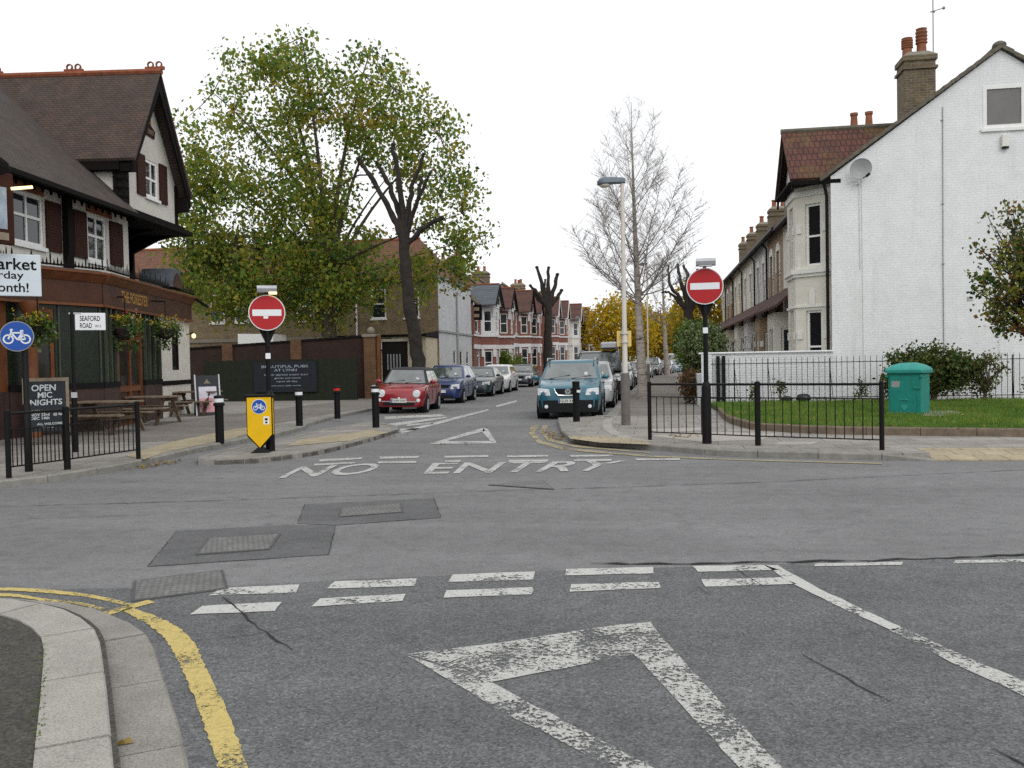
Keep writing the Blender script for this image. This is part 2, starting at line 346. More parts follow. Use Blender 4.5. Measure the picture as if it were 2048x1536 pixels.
for word, a, b, c, d in (('NO', (555,958), (735,949), (772,926), (601,934)), ('ENTRY', (846,949), (1210,942), (1256,922), (866,927))):
    v, f, _ = text_polys(word, .012); q = px([a, b, c, d])
    mb.add([(q[0]*(1-s)*(1-t)+q[1]*s*(1-t)+q[2]*s*t+q[3]*(1-s)*t)+Vector((0,0,.009)) for s, t in v], f)
struct(mb.build('road_lettering', M['wpaintfar']), 'white NO ENTRY painted on the road')
marks('cycle_lane_marking', [[(798,864),(905,836),(975,819),(979,821),(910,840),(803,868)], [(990,812),(1032,801),(1035,804),(994,815)], [(768,834),(880,829),(893,833),(770,839)], [(815,849),(868,845),(866,848),(812,853)], [(760,850),(890,834),(896,836),(790,853)], [(800,858),(840,857),(836,861),(800,862)]], M['wpaintfar'], 'white hatching of the cycle lane')
def crom(l_, n_=6):                         # smooth curve through a pixel polyline
    p = [Vector((*q,0)) for q in l_]; p = [p[0]*2-p[1]]+p+[p[-1]*2-p[-2]]; out = []
    for k in range(1, len(p)-2):
        for i in range(n_):
            t = i/n_; a = .5*(2*p[k]+(p[k+1]-p[k-1])*t+(2*p[k-1]-5*p[k]+4*p[k+1]-p[k+2])*t*t+(3*p[k]-3*p[k+1]+p[k+2]-p[k-1])*t**3); out.append((a.x,a.y))
    return out+[(p[-2].x,p[-2].y)]
def band(a, b): return c4(crom(a)+crom(b)[::-1])
yb = [band([(650,702),(780,772),(878,852),(945,960),(988,1060),(1050,1205),(1110,1385),(1165,1536),(1300,1900)], [(700,686),(850,740),(960,800),(1040,883),(1085,975),(1130,1070),(1185,1185),(1250,1345),(1322,1536),(1480,1900)]),
      c4([(515,716),(560,706),(790,645),(825,658),(560,732)]), band([(-400,600),(0,580),(250,590),(450,612),(600,640),(700,668)], [(-400,620),(0,596),(250,609),(450,629),(590,657),(690,684)]),
      band([(-400,650),(0,611),(250,640),(420,657),(560,690)], [(-400,670),(0,627),(250,655),(420,672),(545,704)])]
marks('yellow_line', yb, M['ypaint'], 'yellow parking line round the near corner')
marks('yellow_line', [[(1062,853),(1080,851),(1069,866),(1085,883),(1130,897),(1300,912),(1500,920),(1764,927),(1764,929),(1500,922.5),(1300,915),(1124,900.5),(1075,887),(1058,868)], [(1086,851),(1098,851),(1089,864),(1104,879.5),(1160,892.5),(1300,905),(1300,907),(1150,895),(1096,883),(1080,866)]], M['ypaintpale'], 'double yellow line round the far right corner')

# ---- covers set in the road
M['iron'] = bricks('cast_iron_cover', (.155,.153,.15), (.175,.173,.168), (.11,.108,.105), .05, .05, .010, 'flat', .75, .4, var=.2)
M['ironedge'] = mat('cover_frame', (.075,.075,.076), .6, .3)
def cover(pix, label, seam=None):
    q = px(pix); c = sum(q, Vector())/len(q); t = thing('manhole_cover', label, 'manhole cover', c)
    MB().extr([(p.x-c.x,p.y-c.y,.005) for p in q], (0,0,.007)).build('frame', M['ironedge'], t)
    f = MB(); f.face(*[((p.x-c.x)*.93,(p.y-c.y)*.93,.0135) for p in q]); f.build('lid', M['iron'], t)
    return t
cover([(680,1018),(802,1008),(807,1026),(677,1036)], 'grey manhole cover in the farther dark asphalt patch')
cover([(416,1078),(562,1069),(540,1101),(390,1112)], 'large manhole cover in the nearer dark asphalt patch')
cover([(267,1164),(446,1142),(457,1180),(262,1206)], 'ribbed iron plate beside the near left dashes')
cover([(976,971),(1086,962),(1109,980)], 'triangular ribbed iron grate below the ENTRY lettering')

# ---- pavements and kerbs
def kerb(name, pts, w, z0, z1, L_, m, side=1, label=None, ends=None, gap=.005):
    P_ = [Vector((p[0],p[1],0)) for p in pts]; d = [0]
    for a, b in zip(P_[:-1], P_[1:]): d.append(d[-1]+(b-a).length)
    def pos(s):
        s = min(max(s,0),d[-1])
        for i in range(len(P_)-1):
            if s <= d[i+1]+1e-9: t = (s-d[i])/max(1e-9,d[i+1]-d[i]); return P_[i].lerp(P_[i+1],t)
    def frame(s):
        t = (pos(s+.12)-pos(s-.12)).normalized(); return pos(s), Vector((-t.y,t.x,0))*side
    mb = MB(); n_ = max(1,round(d[-1]/L_)); st = d[-1]/n_
    for k in range(n_):
        a, b = k*st+gap, (k+1)*st-gap; m_ = max(1, int((b-a)/.22)); jz = random.gauss(0,.0025); rings = []
        for i in range(m_+1):
            s = a+(b-a)*i/m_; p, nn = frame(s); zz = z1
            if ends: zz = z1+(ends-z1)*(s/d[-1])
            rings.append([p+Vector((0,0,z0)), p+Vector((0,0,zz-.022+jz)), p+nn*.02+Vector((0,0,zz+jz)), p+nn*w+Vector((0,0,zz+jz)), p+nn*w+Vector((0,0,z0))])
        mb.loft(rings)
    return struct(mb.build(name, m, smooth=35), label)
PZ = .10
XL = [(-9.0,22.2),(-9.45,26),(-9.62,30),(-9.65,60),(-9.4,80),(-8.9,100),(-7.6,118),(-5,140),(-1,165)]
lk = px([(-700,1012),(-300,993),(0,977),(100,965),(180,952),(250,939),(330,921),(400,904),(500,884),(551,875),(610,860)])
lk = lk + [Vector((x,y,0)) for x, y in XL]
kerb('kerb', lk, .26, -.02, PZ+.006, .92, M['kerbgrey'], 1, 'grey kerb of the left pavement')
poly = [(p.x-.06,p.y+.03,0) for p in lk] + [(-3,180,0),(-80,180,0),(-80,9,0)]
mb = MB(); mb.prism([(p[0],p[1]) for p in poly], -.02, PZ); struct(mb.build('pavement', M['slab']), 'paved footway in front of the pub')
# worn asphalt band and tactile paving on the left footway
sheet('pavement_surface', [(-9.75,17),(-9.9,26),(-9.95,60),(-12.2,60),(-13.0,30),(-13.6,21),(-14.2,17.6),(-13.6,16)], PZ+.004, M['pinkpave'], 'worn asphalt strip before the pub')
sheet('tactile_paving', px([(288,920),(330,905),(470,876),(560,850),(470,858),(340,885),(250,912)], PZ), PZ+.008, M['tactile'], 'buff tactile slabs at the left crossing')
# island between cycle lane and road
isl = px([(395,923),(397,931),(430,930),(520,926),(600,916),(640,909),(690,897),(745,882),(797,865),(793,858),(770,853),(738,848),(690,858),(640,866),(575,883),(500,898),(430,913)])
mb = MB(); mb.prism([(p.x,p.y) for p in isl], -.02, .085); struct(mb.build('traffic_island', M['slab']), 'raised traffic island beside the cycle channel')
kerb('kerb', isl+[isl[0]], .16, -.02, .092, .7, M['kerbgrey'], 1, 'low kerb round the traffic island')
sheet('tactile_paving', px([(572,893),(700,882),(775,866),(745,860),(600,880)], .085), .0935, M['tactile'], 'buff tactile slabs on the traffic island')
# right pavement
rk = px([(1212,838),(1180,841),(1116,843),(1117,853),(1123,872),(1140,883),(1183,891),(1269,897),(1392,908),(1460,913),(1640,918),(1764,921)])
XR = [(-.60,165+1),(-.5,150)]
north = [(4.8,150),(2.9,125),(1.6,105),(.35,90),(-.5,70),(-.85,59),(-1.0,45),(-1.12,34),(-1.22,27.5),(-1.28,23.5)]
kerb('kerb', [Vector((x,y,0)) for x, y in north]+rk[0:1], .26, -.02, PZ+.006, .92, M['kerbgrey'], 1, 'grey kerb of the right pavement')
kerb('kerb', rk, .28, -.02, PZ+.006, .95, M['kerbgrey'], 1, 'stone kerb round the right build out')
drop = px([(1764,921),(1870,922)]); kerb('kerb', drop, .28, -.02, PZ+.006, .5, M['kerbgrey'], 1, 'kerb dropping to the crossing', ends=.022)
e1 = at(1870,922); e2 = at(2048,922); dd = (e2-e1).normalized(); e3 = e1+dd*14; nn = Vector((-dd.y,dd.x,0))
poly = [(x-.05 if False else x+.05,y) for x, y in north] + [(p.x+.02,p.y+.03) for p in rk] + [(p.x,p.y) for p in (drop[1]+nn*.27, drop[1]+nn*1.0, e3+nn*1.0)] + [(60,e3.y+3),(60,180),(8,180)]
mb = MB(); mb.prism(poly, -.02, PZ); struct(mb.build('pavement', M['slab']), 'paved footway on the right corner')
mb = MB(); a, b = drop[1], e3
mb.loft([[(p.x,p.y,-.02), (p.x,p.y,.018), (p.x+nn.x*.995,p.y+nn.y*.995,PZ), (p.x+nn.x*.995,p.y+nn.y*.995,-.02)] for p in (a+nn*.02, b+nn*.02)]); struct(mb.build('tactile_paving', M['tactile']), 'ramped buff tactile slabs at the right crossing')
sheet('tactile_paving', px([(1135,872),(1140,878),(1200,886),(1300,890),(1290,878),(1200,873)], PZ), PZ+.009, M['tactile'], 'buff tactile slabs on the right build out')
M['paleslab'] = mat('pale_slab', (.36,.335,.30), .9, .12, 3)
mb = MB()
for q in ([(1300,872),(1430,864),(1560,868),(1520,880),(1400,884)], [(1300,858),(1400,855),(1430,860),(1310,866)], [(1560,884),(1640,884),(1620,890),(1545,890)]): mb.face(*[(p.x,p.y,PZ+.004) for p in px(q, PZ)])
struct(mb.build('pavement_surface', M['paleslab']), 'pale replacement slabs on the right footway')
kerb('kerb', px([(1212,838),(1203,843),(1204,856),(1216,867),(1240,876),(1290,884)], PZ), .24, PZ-.05, PZ+.012, .8, M['granite'], 1, 'flush stone course round the lamp post corner')
sheet('pavement_surface', [(-.95,24),(-.9,45),(-.7,59),(-.3,70),(.6,90),(2.0,105),(5,125),(7,125),(4.2,105),(3.0,90),(1.9,70),(1.45,59),(1.45,24)], PZ+.004, M['pinkpave'], 'asphalt footway along the right terrace')
# near left corner
inner = px(c4([(-2600,640),(-1200,660),(-400,675),(0,690),(140,700),(250,720),(350,745),(430,780),(490,820),(530,860),(555,910),(566,955),(580,1060),(600,1200),(610,1300),(636,1536),(690,2000)]))
outer = px(c4([(-2600,540),(-1200,580),(-400,615),(0,632),(120,640),(250,650),(380,662),(500,690),(600,730),(690,765),(760,802),(810,850),(832,895),(862,1000),(890,1090),(920,1180),(965,1310),(1012,1536),(1100,2000)]))
mb = MB(); mb.prism([(p.x,p.y) for p in inner]+[(-3,.2),(-3,-12),(-40,-12),(-40,inner[0].y)], -.02, .072); struct(mb.build('pavement', M['footnear']), 'dark asphalt footway at the near left corner')
kerb('kerb', [p+Vector((-.012,-.004,0)) for p in inner], .29, -.02, .082, .86, M['granite'], -1, 'broad pale stone kerb at the near left corner', gap=.009)
kerb('kerb', outer, .275, -.03, .017, .88, M['granite2'], -1, 'flush grey stone channel at the near left corner', gap=.010)
# grass verge
ge = px([(1436,826),(1446,838),(1462,848),(1505,860),(1580,865),(1670,869),(1800,871),(2048,874),(2500,880),(3300,895)], PZ)
M['edging'] = mat('verge_edging', (.17,.13,.095), .9, .3, 6, .4, 60, dirt=(.06,.06,.04))
kerb('kerb', ge, .13, PZ-.02, PZ+.15, .92, M['edging'], 1, 'stained edging stones of the grass verge')
gp = [(p.x+.05,p.y+.06) for p in ge] + [(24,27.6),(1.75,27.6)]
M['soil'] = mat('verge_soil', (.055,.10,.022), .95, .35, 4)
mb = MB(); mb.prism(gp, PZ-.01, PZ+.13); struct(mb.build('lawn', M['soil']), 'grass verge below the white wall')
# ================================================================ street furniture
def facing(p): return math.atan2(-p[0], p[1])
def zat(u, v, p): return on_y(u, v, p[1]).z
def cam_pt(u, v, depth):                   # point at a given distance along the view axis
    d = ray(u, v); return Vector((0,0,EYE)) + d*depth
def guardrail(name, label, pts, h=1.06, base=PZ, group='pedestrian guardrails at the junction'):
    c = Vector((pts[0].x, pts[0].y, base)); t = thing(name, label, 'guardrail', c, 0, group)
    q = [Vector((p.x-c.x, p.y-c.y, 0)) for p in pts]
    for k, p in enumerate(q):
        mb = MB(); mb.tube([p+Vector((0,0,-.02)), p+Vector((0,0,h+.02))], .038 if k in (0,len(q)-1) else .05, 10); mb.ball(p+Vector((0,0,h+.02)), .04, .04, .018, 10, 4); mb.build('post', M['black'], t, 40)
    for a, b in zip(q[:-1], q[1:]):
        mb = MB(); d = (b-a); n_ = 13; off = d.normalized()*.04
        mb.tube([a+off+Vector((0,0,h-.02)), b-off+Vector((0,0,h-.02))], .021, 8)
        for z in (h-.25, .16): mb.bar(a+off+Vector((0,0,z)), b-off+Vector((0,0,z)), .038, .018)
        for i in range(1, n_+1):
            p = a + d*(i/(n_+1)); mb.tube([p+Vector((0,0,.16)), p+Vector((0,0,h-.25))], .0085, 6)
        mb.build('railing_panel', M['black'], t)
    return t
guardrail('guardrail', 'black guardrail of two panels before the pub chalkboard', [at(18,957,PZ), at(135,940,PZ), at(277,918,PZ)], h=.93)
guardrail('guardrail', 'black guardrail of two panels before the grass verge', [at(1300,881,PZ), at(1516,891,PZ), at(1764,900,PZ)])

M['signred'] = mat('sign_red', (.42,.012,.016), .4, .06, 4)
M['signblue'] = mat('sign_blue', (.012,.075,.36), .4, .06, 4)
M['signyellow'] = mat('bollard_yellow', (.78,.46,.0), .4, .06, 4, dirt=(.5,.27,.0))
M['signback'] = mat('sign_back', (.30,.30,.30), .6, .08)
def disc(mb, c, r_, y0, y1, n=40):         # round plate facing local -y
    a = [(c[0]+r_*math.cos(2*math.pi*k/n), y0, c[2]+r_*math.sin(2*math.pi*k/n)) for k in range(n)]
    mb.loft([a, [(x,y1,z) for x,_,z in a]])
def cycle_symbol(parent, c, s, y, name='cycle_symbol'):   # bicycle in side view, width about s
    mb = MB(); th = .06*s
    def seg(a, b, w=th): mb.bar((c[0]+a[0]*s, y, c[2]+a[1]*s), (c[0]+b[0]*s, y, c[2]+b[1]*s), w, .003, up=(0,1,0))
    for sx in (-.31, .31):
        for k in range(20):
            a0, a1 = 2*math.pi*k/20, 2*math.pi*(k+1)/20; r_ = .17
            seg((sx+r_*math.cos(a0), -.12+r_*math.sin(a0)), (sx+r_*math.cos(a1), -.12+r_*math.sin(a1)))
    for a, b in (((-.31,-.12),(-.2,.16)), ((-.2,.16),(-.2,.26)), ((-.24,.27),(-.14,.27)), ((-.2,.14),(.2,.14)), ((-.2,.14),(.02,-.14)), ((.02,-.14),(.2,.14)), ((.02,-.14),(.31,-.12)), ((.31,-.12),(.17,.2)), ((.12,.22),(.24,.22)), ((.31,-.12),(.2,.14))): seg(a, b)
    return mb.build(name, M['signwhite'], parent)
def no_entry(label, base, zc, lit, rz, fdx=0):
    t = thing('no_entry_sign', label, 'road sign', base, rz, 'no entry signs'); zc -= base[2]
    mb = MB(); mb.lathe([(.082,-.02),(.082,.98),(.07,1.05),(.045,1.09)], 14); mb.build('base_section', M['black'], t, 40)
    mb = MB(); mb.tube([(0,0,1.05),(0,0,zc+.30)], .042, 12); mb.build('post', M['black'], t, 40)
    mb = MB(); mb.extr([(-.15,.03,zc-.29),(.15,.03,zc-.29),(.045,.03,zc-.52),(-.045,.03,zc-.52)], (0,.05,0)); mb.box(-.2,-.03,zc-.26,.2,.045,zc+.26); mb.build('bracket', M['black'], t)
    f = MB(); disc(f, (fdx,0,zc), .318, -.075, -.04); fo = f.build('sign_rim', M['signwhite'], t)
    f = MB(); disc(f, (fdx,0,zc), .302, -.079, -.05); f.build('sign_face', M['signred'], t)
    f = MB(); f.box(fdx-.25,-.083,zc-.057,fdx+.25,-.06,zc+.057); f.build('white_bar', M['signwhite'], t)
    lm = MB(); x0 = -.15 if not lit else -.16
    lm.loft([[(x,y,z) for y,z in ((-.22,zc+.36),(-.24,zc+.42),(-.18,zc+.475),(-.02,zc+.485),(.06,zc+.46),(.06,zc+.36))] for x in (x0, x0+.34)])
    lh = lm.build('lamp_housing', M['galv'], t)
    MB().tube([(0,0,zc+.28),(0,0,zc+.38)], .03, 8).build('lamp_arm', M['black'], t)
    if lit: MB().box(x0+.20,-.225,zc+.325,x0+.34,-.08,zc+.359).build('lamp_diffuser', M['lampwarm'], lh)
    else: MB().box(x0+.06,-.20,zc+.335,x0+.28,-.04,zc+.359).build('lamp_diffuser', M['lens'], lh)
    b = MB(); b.box(-.043,-.046,zc-.82,.043,-.038,zc-.72); b.build('sticker', M['signwhite'], t)
    return t
M['lampwarm'] = emis('lamp_glow', (1.0,.78,.36), 1.6)
b = at(1414,887,PZ); no_entry('no entry sign on a black post behind the right guardrail', b, zat(1407,573,b), False, facing(b))
b = at(541,902,PZ-.015); t = no_entry('no entry sign with a lit lamp beside the yellow bollard', b, zat(530,626,b), True, facing(b))
MB().box(-.06,-.085,zat(530,626,b)-b.z-.105,.02,-.081,zat(530,626,b)-b.z-.06).build('sticker', M['signwhite'], t)

# cycle route sign and street name sign
b = at(58,943,PZ); t = thing('cycle_sign', 'round blue cycle sign on a black post by the left guardrail', 'road sign', b, facing(b)); zc = zat(41,673,b)-b.z
MB().tube([(0,0,-.02),(0,0,1.0),(0,0,1.02),(0,0,zc+.1)], [.055,.055,.042,.042], 12).build('post', M['black'], t, 40)
f = MB(); disc(f, (-.10,0,zc), .225, -.07, -.05); f.build('sign_rim', M['signback'], t)
f = MB(); disc(f, (-.10,0,zc), .212, -.074, -.06); fo = f.build('sign_face', M['signblue'], t); cycle_symbol(fo, (-.10,0,zc), .36, -.076)
b = at(152,904,PZ); t = thing('street_name_sign', 'white Seaford Road name plate on a thin black post', 'street sign', b, facing(b)); zc = zat(178,641,b)-b.z
MB().tube([(0,0,-.02),(0,0,1.05),(0,0,1.07),(0,0,zc+.17)], [.05,.05,.032,.032], 10).build('post', M['black'], t, 40)
MB().bar((-.05,0,zc+.14),(.16,0,zc+.14),.03).build('arm', M['galv'], t)
pl = MB().box(.05,-.012,zc-.17,.56,.012,zc+.15).build('name_plate', M['signwhite'], t, bevel=.01)
mb = MB(); put_text(mb, 'SEAFORD', (.13,-.0145,zc+.0), (1,0,0), (0,0,1), .34, .095, .01); put_text(mb, 'ROAD', (.13,-.0145,zc-.13), (1,0,0), (0,0,1), .20, .095, .01); put_text(mb, 'W13', (.38,-.0145,zc-.12), (1,0,0), (0,0,1), .10, .05)
mb.build('lettering', M['blackmatt'], pl)
M['sticker'] = M['signwhite']
MB().box(-.05,-.055,1.0,.05,-.051,1.1).build('sticker', M['galv'], t)

# yellow traffic bollard
b = at(522,905,PZ-.015); t = thing('traffic_bollard', 'yellow pointed traffic bollard with a blue cycle disc', 'bollard', b, facing(b)-R(12))
out = [(-.225,.98),(.225,.98),(.225,.30),(0,.06),(-.225,.30)]
MB().extr([(x,-.06,z) for x,z in out], (0,.12,0)).build('shell', M['blackmatt'], t, bevel=.012)
o2 = [(x*.93,.98-(.98-z)*.965) for x,z in out]; fc = MB().extr([(x,-.064,z) for x,z in o2], (0,.01,0)).build('front_panel', M['signyellow'], t)
MB().box(.222,-.035,.32,.229,.035,.96).build('side_panel', M['signyellow'], t)
MB().box(-.245,-.08,.98,.245,.08,1.03).build('cap', M['black'], t, bevel=.015)
MB().loft([[(-.05,-.05,.09),(.05,-.05,.09),(.05,.05,.09),(-.05,.05,.09)], [(-.16,-.12,.0),(.16,-.12,.0),(.16,.12,.0),(-.16,.12,.0)]]).build('foot', M['black'], t)
f = MB(); disc(f, (.0,0,.815), .132, -.068, -.06); f.build('disc_rim', M['signwhite'], fc)
f = MB(); disc(f, (.0,0,.815), .122, -.071, -.065); d_ = f.build('cycle_disc', M['signblue'], fc); cycle_symbol(d_, (.0,0,.815), .2, -.073)
st = MB().box(.07,-.068,.50,.17,-.064,.64).build('sticker', M['signwhite'], fc)
put_text_mb = MB(); put_text_mb.box(.095,-.071,.57,.145,-.0685,.61); put_text_mb.box(.10,-.071,.52,.14,-.0685,.55); put_text_mb.build('sticker_print', M['plastic'], st)

# bollards
def bollard(pt, label, band, h=.92):
    t = thing('bollard', label, 'bollard', pt, 0, 'black street bollards')
    mb = MB(); mb.lathe([(.085,-.02),(.085,h-.22),(.112,h-.21),(.112,h-.17),(.09,h-.155),(.09,h-.055),(.10,h-.05),(.10,h-.02),(.06,h),(.0,h+.002)], 18); mb.build('body', M['black'], t, 35)
    if band: mb = MB(); mb.lathe([(.0885,h-.145),(.0925,h-.142),(.0925,h-.068),(.0885,h-.065)], 18); mb.build('reflective_band', band, t, 35)
    return t
M['bandred'] = mat('band_red', (.5,.02,.015), .4, .05)
bollard(at(440,885,PZ), 'black bollard with a white band nearest the yellow bollard', M['signwhite'], .95)
bollard(at(599,852,PZ), 'black bollard with a white band before the black notice board', M['signwhite'])
bollard(at(675,836,PZ), 'black bollard with a red band by the green fence', M['bandred'])
t = bollard(at(752,855,PZ-.015), 'black bollard with white band at the island end by the red car', M['signwhite'], 1.0)
MB().tube([(-.1,.35,0),(-.1,.35,.9),(-.1,.30,1.0),(-.1,.1,1.0)], .02, 8).build('hoop', M['galv'], t)
b = at(1153,843,PZ); t = bollard(b, 'all black bollard standing in front of the blue people carrier', None, 1.0)
MB().box(.03,-.118,.72,.11,-.085,.78).build('reflective_band', M['signwhite'], t)

# street lamps
M['lampcream'] = mat('lamp_post_cream', (.62,.59,.54), .55, .08, 3)
M['lampgrey'] = mat('lamp_sheath', (.14,.125,.115), .8, .2)
M['lampheadm'] = mat('lamp_head', (.13,.16,.19), .45, .15)
def street_lamp(b, h, label, plate=False, head=1.0, sheath=True, dirx=-1):
    t = thing('street_lamp', label, 'street lamp', b, R(9), 'street lamps along the road')
    if sheath: MB().lathe([(.105,-.02),(.105,1.1),(.095,1.18),(.07,1.2)], 16).build('base_sheath', M['lampgrey'], t, 40)
    MB().tube([(0,0,.0),(0,0,1.2),(0,0,h*.6),(0,0,h)], [.068,.062,.05,.042], 14).build('column', M['lampcream'], t, 40)
    hd = MB(); s = dirx*head
    rings = []
    for k, (x, a, zb, zt) in enumerate(((.07,.05,-.05,.06),(.0,.075,-.06,.075),(-.2,.09,-.06,.09),(-.4,.12,-.08,.09),(-.52,.11,-.09,.06),(-.57,.05,-.07,.0))):
        rings.append([(-s*x*1.0, y, h+z) for y, z in ((-a,zb*.6),(-a*.6,zb),(a*.6,zb),(a,zb*.6),(a*.9,zt*.6),(a*.4,zt),(-a*.4,zt),(-a*.9,zt*.6))])
    ho = hd.loft(rings).build('lamp_head', M['lampheadm'], t, 50)
    MB().ball((s*.40,0,h-.085), .13, .09, .065, 12, 6).build('lamp_bowl', M['lampbowl'], ho, 60)
    if plate:
        z = zat(1252,677,b)-b.z
        pl = MB().box(-.165,.085,z-.18,.165,.10,z+.18).build('notice_plate', M['noticey'], t)
        mb = MB()
        for k in range(2): mb.box(-.09,-.075,z-.10+k*.2,.09,.084,z-.08+k*.2)
        mb.build('clamp', M['galv'], pl)
    return t
M['lampbowl'] = mat('lamp_bowl', (.5,.47,.38), .15, .1); M['noticey'] = mat('notice_yellow', (.72,.53,.17), .5, .08)
b = at(1252,850,PZ); street_lamp(b, zat(1243,362,b)-b.z, 'tall cream street lamp with a yellow notice by the blue people carrier', True)
b = at(1297,762,PZ); t = street_lamp(b, zat(1288,528,b)-b.z, 'slim cream street lamp far behind the bare birch', False, .9)
b = Vector((-8.8,72,PZ)); b = Vector((on_y(1160,700,72).x,72,PZ)); street_lamp(b, 5.0, 'thin pale lamp column before the red brick terrace', False, .6, False)

# chalkboard on legs
M['slate'] = mat('chalk_board', (.022,.028,.036), .7, .3, 3); M['woodpale'] = mat('wood_pale', (.26,.21,.15), .8, .25, 5)
M['chalk'] = mat('chalk', (.62,.65,.66), .9, .15, 30)
b = (at(65,890,PZ)+at(125,888,PZ))/2; t = thing('chalkboard', 'framed chalkboard advertising open mic nights, on short legs', 'chalkboard', b, facing(b))
for x in (-.33,.30): MB().bar((x*1.0,.03,-.01),(x*.85,.03,.32),.085,.05).build('leg', M['bark'], t)
bd = MB().box(-.38,-.02,.27,.38,.02,1.33).build('board', M['slate'], t)
fr = MB()
for q in ((-.42,-.03,1.29,.42,.03,1.36),(-.42,-.03,.24,-.36,.03,1.287),(.36,-.03,.24,.42,.03,1.287)): fr.box(*q)
fr.build('frame', M['woodpale'], t)
mb = MB()
for s, x, z, w_, h_ in (('OPEN',-.26,1.09,.44,.13),('MIC',-.15,.95,.26,.12),('NIGHTS',-.29,.80,.58,.12),('OCT 26th',-.29,.65,.34,.06),('NOV 23rd',-.29,.58,.34,.06),('@ 8pm',.12,.58,.22,.06),('DEC 14th',-.29,.51,.34,.06),('ALL WELCOME',-.18,.40,.46,.045),('SIGN UP',-.10,.34,.26,.04)):
    mb = MB(); put_text(mb, s, (x,-.0225,z), (1,0,.02), (.03,0,1), w_, h_, .02); mb.build('lettering', M['chalk'], bd)

# picnic tables
M['picnic'] = mat('picnic_wood', (.20,.155,.11), .85, .3, 7, .4, 40); M['picnicd'] = mat('picnic_wood_dark', (.075,.05,.033), .85, .3, 7, .4, 40)
def picnic(label, b, rz):
    t = thing('picnic_table', label, 'picnic table', b, rz, 'picnic tables outside the pub')
    mb = MB()
    for k in range(5): mb.box(-.76,-.34+k*.138,.72,.76,-.34+k*.138+.128,.762)
    mb.build('tabletop', M['picnic'], t, bevel=.004)
    for s in (-1,1):
        mb = MB()
        for k in range(2): mb.box(-.76,s*.66-.13+k*.135,.43,.76,s*.66-.005+k*.135,.47)
        mb.build('seat', M['picnic'], t, bevel=.004)
    for x in (-.52,.52):
        for s in (-1,1): MB().bar((x,s*.70,0),(x,s*.22,.718),.045,.095,up=(1,0,0)).build('leg', M['picnicd' if s < 0 else 'picnic'], t)
        MB().box(x+.024,-.80,.335,x+.068,.80,.428).build('cross_beam', M['picnicd'], t); MB().box(x+.024,-.34,.62,x+.068,.34,.718).build('top_beam', M['picnicd'], t)
    return t
picnic('picnic table right behind the left guardrail', at(215,866,PZ), R(2))
picnic('picnic table before the pub door, middle of the three', at(300,848,PZ), R(4))
picnic('picnic table beside the white pillar and poster board', at(392,830,PZ), R(6))

# poster A-board
M['poster'] = mat('poster_pink', (.60,.30,.32), .5, .45, 3.2); M['posterw'] = mat('poster_pale', (.62,.58,.66), .5, .2, 4); M['aframe'] = mat('a_board_dark', (.016,.018,.024), .5, .2)
b = at(418,831,PZ); t = thing('poster_board', 'dark A-board with a pink and white poster beside the green fence', 'sign board', b, facing(b)+R(10))
lean = Matrix.Rotation(R(-11),4,'X')
mb = MB(lean); mb.box(-.36,-.02,.02,.36,.02,1.28); pb = mb.build('front_board', M['aframe'], t)
MB(Matrix.Translation((0,.52,0)) @ Matrix.Rotation(R(11),4,'X')).box(-.36,-.015,.02,.36,.015,1.28).build('rear_board', M['aframe'], t)
mb = MB(lean)
for x in (-.385,.345): mb.box(x,-.035,.0,x+.04,.02,1.31)
mb.build('frame', M['galv'], t)
MB(lean).box(-.27,-.026,.55,.27,-.021,.92).build('poster', M['posterw'], pb); MB(lean).box(-.27,-.026,.10,.27,-.021,.548).build('poster', M['poster'], pb)
mb = MB(lean); mb.extr([(-.11,-.026,1.02),(.11,-.026,1.02),(.03,-.026,1.10),(0,-.026,1.17),(-.04,-.026,1.10)], (0,.004,0)); mb.build('emblem', M['woodpale'], pb)

# teal cabinet with a domed lid
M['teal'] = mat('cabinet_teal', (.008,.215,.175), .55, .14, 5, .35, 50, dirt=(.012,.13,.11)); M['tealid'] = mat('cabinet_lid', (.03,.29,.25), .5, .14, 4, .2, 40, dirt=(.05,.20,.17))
cr = at(1838,831,PZ+.13); c = cr-Vector((.25,-.195,0)); wd = .36
t = thing('utility_cabinet', 'teal metal cabinet with a domed lid on the grass', 'utility cabinet', (c.x,c.y,PZ+.10), R(-33))
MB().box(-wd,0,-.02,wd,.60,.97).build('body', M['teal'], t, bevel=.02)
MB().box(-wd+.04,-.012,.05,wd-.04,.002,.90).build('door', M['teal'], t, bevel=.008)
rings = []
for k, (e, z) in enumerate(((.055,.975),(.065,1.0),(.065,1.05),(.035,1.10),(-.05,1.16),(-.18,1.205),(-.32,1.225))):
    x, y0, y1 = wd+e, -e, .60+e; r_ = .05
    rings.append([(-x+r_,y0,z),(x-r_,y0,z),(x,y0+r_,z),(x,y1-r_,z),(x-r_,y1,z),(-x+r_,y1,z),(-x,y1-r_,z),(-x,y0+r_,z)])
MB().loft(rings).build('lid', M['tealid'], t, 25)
MB().box(wd-.16,-.035,.62,wd-.02,-.013,.68).build('handle', M['teal'], t, bevel=.006)
mb = MB(); mb.extr([(-.07,-.022,.27),(.07,-.022,.27),(.07,-.022,.20),(0,-.022,.12),(-.07,-.022,.20)], (0,.008,0)); mb.tube([(-.11,-.016,.36),(0,-.02,.39),(.11,-.016,.36)], .012, 6); mb.tube([(-.1,-.018,.12),(-.06,-.02,.08),(.06,-.02,.08),(.1,-.018,.12)], .01, 6); mb.build('emblem', M['tealid'], t)
for s in (-1,1): MB().tube([(s*(wd-.01),-.03,.90),(s*(wd+.045),-.03,.90)], .03, 8).build('knob', M['teal'], t, 40)

